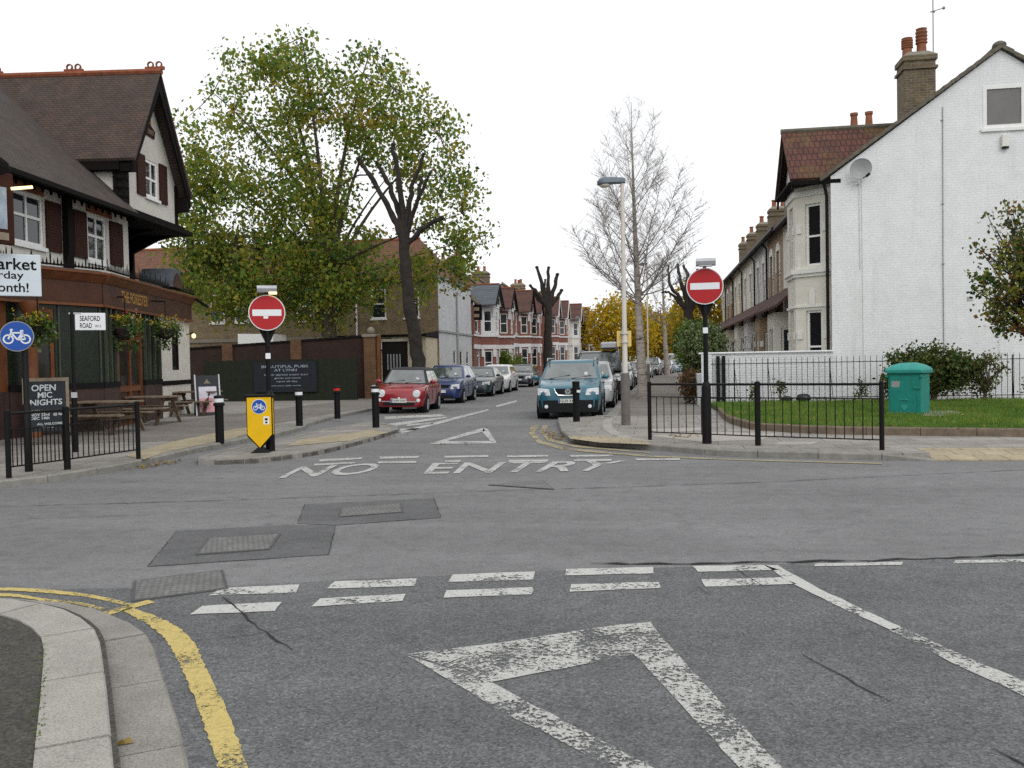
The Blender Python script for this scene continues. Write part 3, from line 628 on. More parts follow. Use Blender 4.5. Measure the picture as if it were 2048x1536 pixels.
MB().tube([(wd-.07,-.016,.12),(wd-.07,-.016,.86)], .012, 6).build('hinge', M['teal'], t)
MB().box(-.28,-.0145,.66,-.10,-.0125,.80).build('sticker', M['signback'], t)
sheet('concrete_pad', px([(1850,826),(1905,825),(1925,830),(1880,837),(1845,836)], PZ+.13), PZ+.178, M['granite2'], 'bare concrete pad in the grass beside the cabinet')
# low white wall, gate frame and iron railings
M['whitebrick'] = bricks('white_painted_brick', (.70,.71,.72), (.74,.75,.76), (.62,.63,.64), .225, .078, .010, 'x', .75, .55, stain=(.60,.60,.59), var=.04, paint=1)
M['coping'] = mat('white_coping', (.74,.75,.76), .6, .05, 4, dirt=(.55,.55,.52))
t = thing('garden_wall', 'low white painted wall with a rounded coping beside the house', 'wall', (1.55,28.35,PZ))
MB().box(0,0,-.05,3.95,.23,1.62).build('wall_body', M['whitebrick'], t)
MB().box(-.10,-.06,1.62,3.95,.29,1.68).build('coping', M['coping'], t, bevel=.025)
MB().box(-.02,-.05,-.05,.30,-.003,1.615).build('pier', M['whitebrick'], t)
MB().box(-.1,.30,-.05,.2,1.9,1.0).build('return_wall', M['whitebrick'], t)
t = thing('gate_frame', 'black metal gate frame standing against the low white wall', 'gate', (1.98,28.22,PZ))
for x in (0,.17): MB().box(x,0,0,x+.11,.05,1.56).build('post', M['black'], t)
MB().box(.112,.01,.2,.168,.04,.24).build('rail', M['black'], t)
fx0, fx1, fy = 1.78, 14.0, 27.75
t = thing('iron_railings', 'thin black iron railings standing along the white gable wall', 'fence', (fx0,fy,PZ+.12))
for z in (1.18,.13): MB().box(0,-.008,z,fx1-fx0,.008,z+.022).build('rail', M['black'], t)
mb = MB(); n_ = int((fx1-fx0)/.165)
for i in range(n_):
    x = .05+i*.165+random.gauss(0,.006); l_ = random.gauss(0,.006); mb.tube([(x,-.012,-.02),(x+l_,-.012,1.33),(x+l_,-.012,1.385)], [.0085,.0085,.002], 5)
mb.build('bars', M['black'], t)
for x in (.7,1.7,3.5,6.0,8.6,11.2): MB().tube([(x,.012,-.05),(x,.012,1.32)], .017, 6).build('post', M['black'], t); MB().tube([(x,.02,1.15),(x+.16,.35,-.02)], .009, 5).build('stay', M['black'], t)
# bin bags
M['bag'] = mat('bin_bag', (.016,.016,.018), .3, .3, 8, .8, 18)
def bag(label, u, v, s):
    p = at(u, v, PZ+.13); mb = MB(); rs = []
    for j in range(9):
        a = math.pi*j/8; rr = s*max(.03,math.sin(a))**.8; rs.append([(rr*math.cos(2*math.pi*k/14)*random.uniform(.85,1.1), rr*.8*math.sin(2*math.pi*k/14)*random.uniform(.85,1.1), s*.62*(1-math.cos(a))-.01) for k in range(14)])
    mb.loft(rs); o = mb.build('bin_bag', M['bag'], None, 60); o.location = (p.x, 27.45, p.z); return tag(o, label, 'bin bag', 'dark bin bags by the railings')
bag('rounder taller black bin bag slumped against the railings', 1630, 811, .22); bag('lower flatter black bin bag lying by the railings', 1592, 811, .17)
# ================================================================ buildings
def V2(p): return Vector((p[0], p[1], 0))
def wall_seg(mb, p, q, z0, z1, ops=(), depth=.12, top=None, gable=None):
    """upright wall from p to q (outside on the right hand), openings (a0,z0,a1,z1) with reveals"""
    p, q = V2(p), V2(q); L_ = (q-p).length; d = (q-p)/L_; nrm = Vector((d.y,-d.x,0))
    us = sorted({0, L_, *[o[0] for o in ops], *[o[2] for o in ops]}); zs = sorted({z0, z1, *[o[1] for o in ops], *[o[3] for o in ops]})
    P = lambda a, z, k=0: p+d*a-nrm*k+Vector((0,0,z))
    if gable: us = sorted({*us, gable[1]}); lim = lambda a: gable[0]+(gable[2]-gable[0])*(a/gable[1] if a < gable[1] else (L_-a)/(L_-gable[1]))
    for a, b in zip(us[:-1], us[1:]):
        for c, e in zip(zs[:-1], zs[1:]):
            if gable and e == z1: mb.face(P(a,c), P(b,c), P(b,lim(b)), P(a,lim(a))); continue
            m_, n_ = (a+b)/2, (c+e)/2
            if any(o[0] < m_ < o[2] and o[1] < n_ < o[3] for o in ops): continue
            mb.face(P(a,c), P(b,c), P(b,e), P(a,e))
    for o in ops:
        a, c, b, e = o[:4]
        mb.face(P(a,c), P(a,e), P(a,e,depth), P(a,c,depth)); mb.face(P(b,c), P(b,c,depth), P(b,e,depth), P(b,e))
        mb.face(P(a,c), P(a,c,depth), P(b,c,depth), P(b,c)); mb.face(P(a,e), P(b,e), P(b,e,depth), P(a,e,depth))
def win(parent, p, q, o, frame='white', glass='glass', inset=.09, fw=.06, vb=(), hb=(.5,), sill=None, curtain=False, name='window'):
    """window in an opening; frame is the part, pane (and curtain, sill) its sub-parts"""
    p, q = V2(p), V2(q); d = (q-p).normalized(); nrm = Vector((d.y,-d.x,0)); a0, z0, a1, z1 = o[:4]
    T = Matrix((( d.x,-nrm.x,0,p.x),(d.y,-nrm.y,0,p.y),(0,0,1,0),(0,0,0,1)))
    y = inset; mb = MB(T); e = .003
    mb.box(a0+e,y-.03,z0+e,a0+fw,y+.03,z1-e); mb.box(a1-fw,y-.03,z0+e,a1-e,y+.03,z1-e); mb.box(a0+fw,y-.03,z0+e,a1-fw,y+.03,z0+fw); mb.box(a0+fw,y-.03,z1-fw,a1-fw,y+.03,z1-e)
    for h in hb: z = z0+(z1-z0)*h; mb.box(a0+fw,y-.035,z-fw*.4,a1-fw,y+.025,z+fw*.4)
    for v in vb: x = a0+(a1-a0)*v; mb.box(x-fw*.33,y-.028,z0+fw,x+fw*.33,y+.022,z1-fw)
    f = mb.build(name, M[frame], parent)
    MB(T).box(a0+fw*.6,y+.005,z0+fw*.6,a1-fw*.6,y+.012,z1-fw*.6).build('pane', M[glass], f)
    MB(T).box(a0+.01,y+.06,z0+.01,a1-.01,y+.07,z1-.01).build('curtain' if curtain else 'blind', M['curtain' if curtain else 'darkglass'], f) if curtain else None
    if sill: MB(T).box(a0-.06,-.07,z0-.09,a1+.06,y-.031,z0-.002).build('sill', M[sill], f)
    return f
def obox(T, *a): return MB(T).box(*a)

# ---------------- the pub on the left corner (local x along its front, y into the building)
M['render'] = mat('pub_render', (.62,.60,.54), .85, .08, 3, .2, 30, dirt=(.42,.39,.33))
M['pubtile'] = bricks('pub_roof_tiles', (.075,.05,.040), (.052,.042,.038), (.022,.018,.016), .17, .10, .012, 'sum', .9, .7, stain=(.055,.05,.042), var=.3)
M['pubtiles'] = bricks('pub_gable_tiles', (.100,.060,.044), (.066,.047,.038), (.026,.02,.018), .17, .075, .009, 'y', .9, .7, stain=(.055,.05,.042), var=.3)
M['pubtilex'] = bricks('pub_front_tiles', (.080,.056,.044), (.055,.043,.036), (.022,.018,.016), .17, .075, .009, 'x', .9, .7, stain=(.05,.05,.045), var=.3)
M['pubwood'] = mat('pub_joinery', (.150,.050,.016), .45, .35, 2.5, .15, 30); M['pubwoodd'] = mat('pub_fascia', (.062,.022,.010), .5, .4, 2.2)
M['shutter'] = mat('shutter_brown', (.040,.013,.008), .65, .2, 8, spec=.15); M['orangebrick'] = bricks('orange_brick', (.30,.085,.035), (.25,.07,.03), (.2,.13,.09), .225, .075, .01, 'sum', .85, .4)
M['greentile'] = bricks('green_glazed_tile', (.010,.016,.009), (.012,.020,.010), (.006,.008,.006), .1, .2, .005, 'sum', .18, .4, var=.25); M['greentrim'] = mat('green_trim', (.055,.065,.045), .3, .2)
M['dado'] = mat('pub_stone_dado', (.052,.030,.024), .5, .3, 4); M['timber'] = mat('black_timber', (.007,.006,.0055), .8, .3, spec=.12); M['ridge'] = mat('ridge_tile', (.24,.075,.035), .85, .3, 5, dirt=(.09,.06,.045))
M['gilt'] = mat('gilt_letters', (.42,.21,.03), .4, .1); M['lead'] = mat('lead_roof', (.09,.10,.115), .6, .2); M['pubglass'] = mat('pub_glass', (.035,.032,.028), .08, .6, 1.2)
pub = thing('pub', 'corner pub with brown tiled gable, black timbers, shutters and wooden shopfront', 'pub', (-14.2,17.4,0), R(97))
pinv = (Matrix.Translation((-14.2,17.4,0)) @ Matrix.Rotation(R(97),4,'Z')).inverted()
BZ = 0
up = MB(); ops1 = [(.74-(-8),4.56,2.05+8,5.78), (4.12+8,4.52,5.14+8,5.76)]
ops0 = [(-3.6+8,4.56,-2.3+8,5.78)]
wall_seg(up, (-8,0), (6.44,0), 3.9, 6.15, ops0+ops1, .14); up.box(6.30,.002,3.9,6.438,1.6,6.1)
up.build('upper_wall', M['render'], pub)
rec = MB(); wall_seg(rec, (6.44,1.6), (9.62,1.6), 3.9, 6.2, [(1.0,4.2,1.9,5.9),(2.5,4.2,3.3,5.9)], .1); rec.box(9.5,1.3,3.9,9.62,1.598,6.2)
for x in (7.2,8.6): rec.box(x,1.45,4.0,x+.14,1.598,6.1)
rec.build('porch_wall', M['timber'], pub); win(pub, (6.44,1.6), (10.6,1.6), (1.0,4.2,1.9,5.9), 'render', 'pubglass'); win(pub, (6.44,1.6), (10.6,1.6), (2.5,4.2,3.3,5.9), 'render', 'pubglass')
for o in ops0+ops1: win(pub, (-8,0), (6.44,0), o, 'white', 'glass', .06, .085, (.5,), (.55,), 'white', True)
for a in (-3.6,.74,4.12): MB().box(a-.05,-.03,5.80,a+1.32,.03,5.99).build('brick_panel', M['orangebrick'], pub)
for a0, a1 in ((-4.35,-3.75),(-2.15,-1.55),(-.02,.60),(2.12,2.78),(3.40,4.02),(5.30,6.02)):
    mb = MB(); mb.box(a0,-.05,4.52,a1,-.003,5.74)
    for k in range(15): z = 4.60+k*.073; mb.box(a0+.06,-.058,z,a1-.06,-.049,z+.045)
    mb.build('shutter', M['shutter'], pub)
tm = MB(); tm.box(2.88,-.16,3.95,3.12,.02,6.05); tm.box(-8,-.10,3.95,-7.8,.02,6.05)
tm.box(-8,-.12,6.0,6.5,-.004,6.16)
for k in range(62): x = -8+k*.235; tm.box(x,-.36,6.02,x+.10,-.121,6.08)
for k in range(40): x = -7.9+k*.36; tm.extr([(x,-.13,6.0),(x+.12,-.13,6.0),(x+.06,-.13,5.86)], (0,.05,0))
for x in (6.5,8.0,9.4):
    tm.extr([(x,1.4,5.3),(x,1.4,6.1),(x,-.35,6.1),(x,-.3,5.95),(x,.5,5.75),(x,1.1,5.45)], (.18,0,0))
tm.box(6.4,-.6,5.90,9.72,1.6,6.04); tm.build('eaves_timber', M['timber'], pub)
# storey in the big gable
gx0, gx1, gz, apx, apz = 6.05, 9.55, 7.62, 7.66, 10.55
gb = MB(); wall_seg(gb, (gx0,-.12), (gx1,-.12), 6.15, apz-.35, [(1.36,6.82,2.22,7.95)], .12, None, gable=(gz,apx-gx0,apz-.35))
def gtop(z): k = (z-gz)/(apz-.35-gz); return gx0+(apx-gx0)*k, gx1+(apx-gx1)*k
gb.face((gx0,-.12,6.15),(gx0,-.12,gz),(gx0,6,gz),(gx0,6,6.15)); gb.face((gx1,-.12,6.15),(gx1,6,6.15),(gx1,6,gz),(gx1,-.12,gz))
gb.build('gable_wall', M['render'], pub)
win(pub, (gx0,-.12), (gx1,-.12), (1.36,6.82,2.22,7.95), 'white', 'glass', .05, .085, (.5,), (.5,), 'white', True)
for a0 in (gx0+.76, gx0+2.30): MB().box(a0,-.175,6.78,a0+.52,-.123,8.0).build('shutter', M['shutter'], pub)
gt = MB(); gt.box(gx0-.16,-.20,6.0,gx0+.12,.14,7.3)
for z in (6.3,6.55,6.8,7.05): gt.ball((gx0-.02,-.05,z), .20, .2, .13, 10, 6)
gt.box(gx1-.06,-.17,6.15,gx1+.1,-.02,gz-.1); gt.box(gx0-.2,-.5,7.22,gx0-.02,.0,7.52); gt.box(gx1+.003,-.5,6.7,gx1+.25,.0,7.15); gt.box(gx0-.28,-.1,7.26,gx0-.02,6,7.5); gt.box(gx0-.2,-.35,6.05,gx1+.15,-.121,6.2)
gt.build('gable_timber', M['timber'], pub)
rf = MB(); ez = 7.5; exl, exr = gx0-.26, gx1+.26; zr = gz-1.05
rf.extr([(exl,-.58,ez),(apx,-.58,apz),(apx,-.58,apz+.07),(exl-.05,-.58,ez+.07)], (0,10,0)); rf.build('gable_roof', M['pubtiles'], pub)
rf = MB(); rf.extr([(exr,-.58,ez-.35),(exr+.05,-.58,ez-.28),(apx,-.58,apz+.07),(apx,-.58,apz)], (0,10,0)); rf.build('gable_roof', M['pubtiles'], pub)
bb = MB()
for ex, e_ in ((exl,ez),(exr,ez-.35)):
    bb.extr([(ex,-.53,e_-.32),(ex,-.53,e_+.0),(apx,-.53,apz-.01),(apx,-.53,apz-.55)], (0,.06,0))
bb.build('bargeboard', M['timber'], pub)
mb = MB(); mb.tube([(apx,-.61,apz+.05),(apx,9.2,apz+.05)], .10, 8); mb.build('ridge_tile', M['ridge'], pub)
for y in (-.4,2.1,4.6,7.1):
    mb = MB(); mb.box(apx-.03,y-.3,apz+.1,apx+.03,y+.3,apz+.2)
    for dy in (-.13,.13):
        for k in range(10):
            a0, a1 = 2*math.pi*k/10, 2*math.pi*(k+1)/10; mb.bar((apx,y+dy+.085*math.cos(a0),apz+.26+.085*math.sin(a0)), (apx,y+dy+.085*math.cos(a1),apz+.26+.085*math.sin(a1)), .04, .05, up=(1,0,0))
    mb.build('ridge_ornament', M['ridge'], pub)
mb = MB(); mb.extr([(7.5,-.16,8.68),(8.05,-.16,8.66),(8.1,-.16,8.9),(7.78,-.16,9.05),(7.45,-.16,8.92)], (0,.035,0)); pq = mb.build('plaque', M['shutter'], pub)
mb = MB(); mb.extr([(7.66,-.15,9.06),(7.88,-.15,9.06),(7.84,-.15,9.26),(7.77,-.15,9.42),(7.70,-.15,9.26)], (0,.03,0)); mb.build('plaque_figure', M['gilt'], pq)
mb = MB(); put_text(mb, '1909', (7.6,-.1625,8.74), (1,0,0), (0,0,1), .38, .15, .02); mb.build('plaque_date', M['woodpale'], pq)
# main roof: street slope with its eave, and the return
mr = MB(); ke = math.tan(R(43))
mr.extr([(-9,-.6,5.86),(-9,5.4,5.86+6.0*ke),(-9,5.4,5.94+6.0*ke),(-9,-.65,5.93)], (9+gx0-.003,0,0)); mr.build('front_roof', M['pubtilex'], pub)
mr = MB(); mr.extr([(-9,5.4,5.86+6.0*ke),(-9,11,6.2),(-9,11,6.3),(-9,5.4,5.94+6.0*ke)], (15.0,0,0)); mr.build('rear_roof', M['pubtilex'], pub)
MB().box(-9,-.78,5.84,9.3,-.66,5.95).build('gutter', M['timber'], pub)
bk = MB(); bk.box(-8,3.2,BZ,9.6,11,6.1); bk.box(9.6,3.2,BZ,10.6,11,3.9); bk.box(gx0+.02,5.9,6.1,gx1-.02,9.2,apz-2.6); bk.build('rear_block', M['render'], pub)
# ground floor shopfront follows a shallow bend
Q1, Q2, Q3, Q0 = (.42,0), (2.70,-.98), (10.7,0), (-8,0)
def upar(u, A_, B_):                       # fraction along a plan segment at which an image column meets it
    d = ray(u, 700); o = pinv @ Vector((0,0,EYE)); dd = (pinv.to_3x3() @ d); A_, B_ = V2(A_), V2(B_); e = B_-A_
    den = dd.x*e.y-dd.y*e.x; return (dd.x*(o.y-A_.y)-dd.y*(o.x-A_.x))/den
L1 = (V2(Q2)-V2(Q1)).length; L2 = (V2(Q3)-V2(Q2)).length
s1 = lambda u: -upar(u,Q1,Q2)*L1 if upar(u,Q1,Q2) < 0 else upar(u,Q1,Q2)*L1
s2 = lambda u: abs(upar(u,Q2,Q3))*L2
F0, F1 = 3.22, 4.0
def along(p, q, a): p, q = V2(p), V2(q); return p+(q-p).normalized()*a
def seg_T(p, q):
    p, q = V2(p), V2(q); d = (q-p).normalized(); n_ = Vector((d.y,-d.x,0)); return Matrix(((d.x,-n_.x,0,p.x),(d.y,-n_.y,0,p.y),(0,0,1,0),(0,0,0,1)))
T0, T1, T2 = seg_T(Q0,Q1), seg_T(Q1,Q2), seg_T(Q2,Q3); L0 = 8.42
fa = MB()
for T_, L_ in ((T0,L0),(T1,L1),(T2,L2)):
    fa.T = T_; fa.box(0,-.10,F0,L_,.3,F1-.25)
fa.build('fascia', M['pubwoodd'], pub)
co = MB()
for T_, L_ in ((T0,L0),(T1,L1),(T2,L2)):
    co.T = T_; co.extr([(0,-.12,F1-.248),(0,-.28,F1-.08),(0,-.32,F1-.06),(0,-.32,F1),(0,.3,F1),(0,.3,F1-.248)], (L_,0,0)); co.box(0,-.15,F0-.06,L_,.1,F0-.002)
co.build('cornice', M['pubwood'], pub)
mb = MB(); mb.prism([Q0,Q1,Q2,Q3,(10.7,1.6),(6.44,1.6),(6.44,.0)], F1-.01, F1+.06); mb.build('shopfront_roof', M['lead'], pub)
cr_ = MB()
for T_, L_ in ((T0,L0),(T1,L1),(T2,L2)):
    cr_.T = T_; cr_.box(0,-.22,F1+.07,L_,-.19,F1+.11); n_ = int(L_/.095)
    for k in range(n_):
        x = (k+.5)*L_/n_; hh = random.uniform(.20,.27) if k % 5 else .38; cr_.extr([(x-.012,-.21,F1+.06),(x+.012,-.21,F1+.06),(x+.02,-.21,F1+hh-.1),(x,-.21,F1+hh),(x-.02,-.21,F1+hh-.1)], (0,.012,0))
cr_.build('cresting', M['timber'], pub)
MB(T2).extr([(L2-2.3+.0+.55*math.cos(a),-.3,F1+.12+.62*math.sin(a)) for a in [math.pi*k/10 for k in range(11)]], (0,1.0,0)).build('arched_pediment', M['lead'], pub)
mb = MB(T2); mb.extr([(L2-2.3+.42*math.cos(a),-.33,F1+.12+.46*math.sin(a)) for a in [math.pi*k/10 for k in range(11)]], (0,.02,0)); mb.build('pediment_face', M['pubwoodd'], pub)
a0, a1 = s2(238), s2(291)
lt = MB(T2); put_text(lt, 'THE FORESTER', (a0,-.104,F0+.16), (1,0,0), (0,0,1), a1-a0, .30, .02); lt.build('sign_lettering', M['gilt'], pub)
# walls under the fascia
DZ = 1.15
gw = MB(); w0, w1 = s1(50), s1(110)
wall_seg(gw, Q1, Q2, DZ, F0, [(max(.05,w0),1.32,w1,F0-.15)], .12); gw.build('tiled_wall', M['greentile'], pub)
win(pub, Q1, Q2, (max(.05,w0),1.32,w1,F0-.15), 'pubwood', 'pubglass', .05, .10, (), (.70,), None, name='pub_window')
gw = MB(); d0, d1, p0_, p1_ = s2(234), s2(284), s2(207), s2(319)
wall_seg(gw, Q2, along(Q2,Q3,p1_).to_tuple()[:2], DZ, F0, [(d0,DZ,d1,F0-.1)], .14); gw.build('tiled_wall', M['greentile'], pub)
ww = MB(); qa = along(Q2,Q3,p1_).to_tuple()[:2]; wall_seg(ww, qa, Q3, BZ, F0, [(s2(344)-p1_,1.55,s2(357)-p1_,2.95)], .06); ww.box(10.6,.3,BZ,10.69,3.2,F0); ww.build('white_pier', M['render'], pub)
win(pub, qa, Q3, (s2(344)-p1_,1.55,s2(357)-p1_,2.95), 'timber', 'darkglass', .03, .05, (), (), name='narrow_window')
MB(T2).box(p1_+.01,-.03,1.08,L2,-.003,1.22).build('band', M['timber'], pub)
for T_, q in ((T0,(0,-.04,BZ,L0,.1,DZ)),(T1,(0,-.06,BZ,L1,.1,DZ)),(T2,(0,-.06,BZ,d0-.02,.1,DZ)),(T2,(d1+.02,-.06,BZ,p1_-.01,.1,DZ))): MB(T_).box(*q).build('stone_dado', M['dado'], pub)
dl = MB(); dl.T = T1; dl.box(0,-.085,DZ,L1,.05,DZ+.14); dl.T = T2; dl.box(0,-.085,DZ,d0-.02,.05,DZ+.14); dl.box(d1+.02,-.085,DZ,p1_-.01,.05,DZ+.14); build_pieces(dl, 'dado_cap', M['blackmatt'], pub)
for u in (118,200): x = s1(u); MB(T1).box(x-.02,-.03,DZ+.141,x+.02,-.002,F0-.061).build('pilaster', M['greentrim'], pub)
for u in (210,219,229,288,296,306,317): x = s2(u); MB(T2).box(x-.045,-.07,DZ+.141,x+.045,-.002,F0-.061).build('pilaster', M['greentrim'], pub)
dr = MB(T2); dr.box(d0+.01,.06,BZ,d1-.01,.12,F0-.11); dr.build('door', M['pubwoodd'], pub)
mb = MB(T2)
for x in (d0+.02,(d0+d1)/2-.07,d1-.14): mb.box(x,.0,BZ,x+.13,.058,F0-.12)
for z in (BZ+.02,1.0,2.35): mb.box(d0+.15,.01,z,d1-.15,.057,z+.16)
mb.build('door_frame', M['pubwood'], pub); MB(T2).box(d0+.2,.045,1.2,d1-.2,.052,2.3).build('door_glass', M['pubglass'], pub)
fl = MB(); wall_seg(fl, Q0, Q1, DZ, F0, [(5.0,1.3,8.1,F0-.1)], .12); fl.build('tiled_wall', M['pubwood'], pub); win(pub, Q0, Q1, (5.0,1.3,8.1,F0-.1), 'pubwood', 'pubglass', .05, .1, (.33,.66), (.7,))
mb = MB(); c_ = V2(Q1) + Vector((.15,-.45,0)); mb.lathe([(.19,BZ),(.19,.3),(.15,.35),(.14,F0-.3),(.2,F0-.2),(.2,F0-.061)], 16, (c_.x,c_.y,0)); mb.build('column', M['pubwood'], pub, 40)
# small lamp on the white pier
mb = MB(T2); mb.bar((L2-.35,-.0,2.72),(L2-.35,-.22,2.8),.03); mb.build('lamp_bracket', M['timber'], pub); MB(T2).ball((L2-.35,-.24,2.68), .07, .07, .08, 10, 6).build('wall_lamp', M['lampwarm2'] if 'lampwarm2' in M else M['lampwarm'], pub)
MB().bar((10.5,-.3,F1-.05),(11.5,-.35,F1-.28),.07).build('bracket_arm', M['timber'], pub)

# banner, hanging sign, flower baskets
M['banner'] = mat('banner_white', (.62,.69,.74), .5, .05, 2)
bc = cam_pt(20, 550, 15.6); t = thing('banner', 'white farmers market banner board cut off at the frame edge', 'banner', bc, facing(bc)); sc_ = 15.6/FOC
MB().box(-1.55,-.02,-.37,55*sc_,.02,.37).build('board', M['banner'], t, bevel=.012)
mb = MB(); xr = 55*sc_
for s, xe, z, w_, h_, bo in (('Farmers Market', 47*sc_, .09, 1.84, .21, .018), ('Every Saturday', 24*sc_, -.11, 1.36, .18, .012), ('of the Month!', 32*sc_, -.30, 1.26, .165, .015)):
    put_text(mb, s, (xe-w_,-.0225,z), (1,0,.0), (0,0,1), w_, h_, bo)
mb.build('lettering', M['blackmatt'], t)
for x in (-.9,.2): MB().bar((x,.02,.0),(x,1.3,.1),.04).build('bracket', M['timber'], t)
M['pubsign'] = mat('pub_sign_picture', (.30,.36,.42), .5, .6, 2.2)
bc = cam_pt(-8, 415, 15.2); sc_ = 15.2/FOC; t = thing('hanging_pub_sign', 'dark framed hanging pub sign with a lit strip lamp at the left edge', 'pub sign', bc, facing(bc)+R(35))
MB().box(-.42,-.05,-.62,.30,.05,.62).build('frame', M['shutter'], t, bevel=.02)
MB().box(-.36,-.058,-.36,.16,-.052,.36).build('picture', M['pubsign'], t); MB().box(-.3,-.06,-.55,.18,-.052,-.42).build('name_strip', M['woodpale'], t)
mb = MB(); mb.ball((.0,0,.7), .3, .08, .2, 10, 6); mb.bar((-.2,0,.62),(-.2,1.6,.75),.05); mb.build('bracket', M['timber'], t)
MB().bar((.16,-.20,.33),(.54,-.20,.42),.05,.05).build('strip_lamp', M['lampwarm'], t)
# ---------------- white gable house and the terrace on the right
M['whitewall'] = bricks('white_wall_brick', (.76,.77,.78), (.775,.785,.795), (.742,.752,.762), .225, .078, .006, 'x', .75, .42, stain=(.66,.665,.66), var=.06, paint=1, streak=(.60,.60,.585))
M['cream'] = mat('cream_render', (.68,.65,.57), .85, .08, 2.5, dirt=(.56,.53,.46)); M['creamd'] = mat('cream_stone', (.72,.71,.67), .8, .07, 3)
M['redtile'] = bricks('red_roof_tiles', (.125,.046,.032), (.095,.038,.028), (.04,.018,.014), .16, .24, .018, 'x', .9, .9, stain=(.17,.13,.035), var=.3)
M['redtiley'] = bricks('red_porch_tiles', (.105,.045,.038), (.085,.038,.032), (.04,.018,.014), .25, .17, .016, 'y', .9, .7, var=.25)
M['slateroof'] = bricks('grey_roof_slates', (.085,.08,.078), (.065,.062,.062), (.03,.03,.03), .3, .16, .01, 'y', .85, .5, var=.25); M['brownroof'] = bricks('brown_roof_tiles', (.12,.075,.055), (.095,.062,.05), (.04,.03,.025), .25, .14, .012, 'y', .9, .6, var=.25)
M['stock'] = bricks('stock_brick', (.27,.19,.09), (.20,.14,.075), (.16,.14,.11), .225, .078, .012, 'sum', .9, .5, stain=(.14,.10,.055), var=.3)
M['stockold'] = bricks('old_chimney_brick', (.17,.125,.065), (.11,.08,.05), (.20,.17,.13), .225, .078, .014, 'sum', .9, .6, stain=(.12,.10,.05), var=.4)
M['pot'] = mat('chimney_pot', (.27,.105,.055), .85, .25, 5, dirt=(.15,.075,.05)); M['brownwall'] = bricks('brown_brick_front', (.38,.26,.165), (.33,.225,.145), (.2,.16,.11), .225, .078, .01, 'sum', .9, .4, var=.2)
M['pebble'] = mat('pebbledash_grey', (.56,.55,.53), .95, .25, 14, .8, 60); M['ochre'] = mat('ochre_render', (.68,.62,.48), .85, .08, 3); M['greyroof'] = M['slateroof']
M['cement'] = mat('cement_flaunching', (.22,.20,.16), .9, .25, 7); M['downpipe'] = M['black']
def chimney(parent, x0, y0, z0, x1, y1, z1, pots, m='stockold', band=True, ph=.55, ribbed=False):
    mb = MB(); mb.box(x0,y0,z0,x1,y1,z1)
    if band: mb.box(x0-.06,y0-.06,z1-.42,x1+.06,y1+.06,z1-.34); mb.box(x0-.05,y0-.05,z1-.16,x1+.05,y1+.05,z1-.003)
    c = mb.build('chimney', M[m], parent); mb = MB()
    mb.loft([[(x0-.04,y0-.04,z1),(x1+.04,y0-.04,z1),(x1+.04,y1+.04,z1),(x0-.04,y1+.04,z1)], [(x0+.15,y0+.15,z1+.16),(x1-.15,y0+.15,z1+.16),(x1-.15,y1-.15,z1+.16),(x0+.15,y1-.15,z1+.16)]]); mb.build('chimney_cap', M['cement'], c)
    for px_, py_, h in pots:
        if ribbed: prof = [(.15,z1+.1),(.135,z1+.1+h*.45)] + [q for k in range(4) for q in ((.175,z1+.1+h*(.46+k*.13)),(.175,z1+.1+h*(.50+k*.13)),(.14,z1+.1+h*(.52+k*.13)))] + [(.165,z1+.1+h),(.11,z1+.1+h),(.11,z1+.1+h-.1)]
        else: prof = [(.15,z1+.08),(.12,z1+.08+h*.8),(.15,z1+.08+h*.85),(.15,z1+.08+h),(.1,z1+.08+h),(.1,z1+h-.05)]
        MB().lathe(prof, 14, (px_,py_,0)).build('chimney_pot', M['pot'], c, 30)
    return c
H = thing('white_gable_house', 'end of terrace house with a white painted brick gable and red tiled bay roof', 'house', (5.5,28.5,PZ))
# local: x to the right (away from the street), y into the terrace; the street front is x = 0, facing -x
ez, axx, az, LEN = 7.0, 4.87, 10.5, 10.0
gw = MB(); ops = [(4.37,8.28-PZ,5.55,9.56-PZ)]
P_ = lambda x, z: (x,0,z)
gw.face(P_(0,-.1),P_(15,-.1),P_(15,3.2),P_(0,3.2)); 
def rakez(x): return ez+(az-ez)*x/axx if x <= axx else az-(x-axx)*.70
xs = [0,1.2,2.4,3.4,4.37,axx,5.55,7,8.5,9.8]
for a, b in zip(xs[:-1], xs[1:]):
    if a >= 4.37-1e-6 and b <= 5.55+1e-6:
        gw.face(P_(a,3.2),P_(b,3.2),P_(b,ops[0][1]),P_(a,ops[0][1])); gw.face(P_(a,ops[0][3]),P_(b,ops[0][3]),P_(b,rakez(b)),P_(a,rakez(a)))
    else: gw.face(P_(a,3.2),P_(b,3.2),P_(b,rakez(b)),P_(a,rakez(a)))
o = ops[0]; D = .12
gw.face(P_(o[0],o[1]),(o[0],D,o[1]),(o[0],D,o[3]),P_(o[0],o[3])); gw.face(P_(o[2],o[1]),P_(o[2],o[3]),(o[2],D,o[3]),(o[2],D,o[1])); gw.face(P_(o[0],o[1]),P_(o[2],o[1]),(o[2],D,o[1]),(o[0],D,o[1])); gw.face(P_(o[0],o[3]),(o[0],D,o[3]),(o[2],D,o[3]),P_(o[2],o[3]))
gw.build('gable_wall', M['whitewall'], H)
M['screen'] = mat('window_film', (.16,.155,.15), .35, .12, 2)
win(H, (0,0), (15,0), o, 'white', 'screen', .02, .11, (), (), 'white', name='gable_window')
MB().box(.02,9.6,-.1,9,LEN-.02,ez-.3).build('party_wall', M['stock'], H); MB().box(9.75,.2,-.1,9.85,9.58,6.7).build('rear_wall', M['stock'], H)
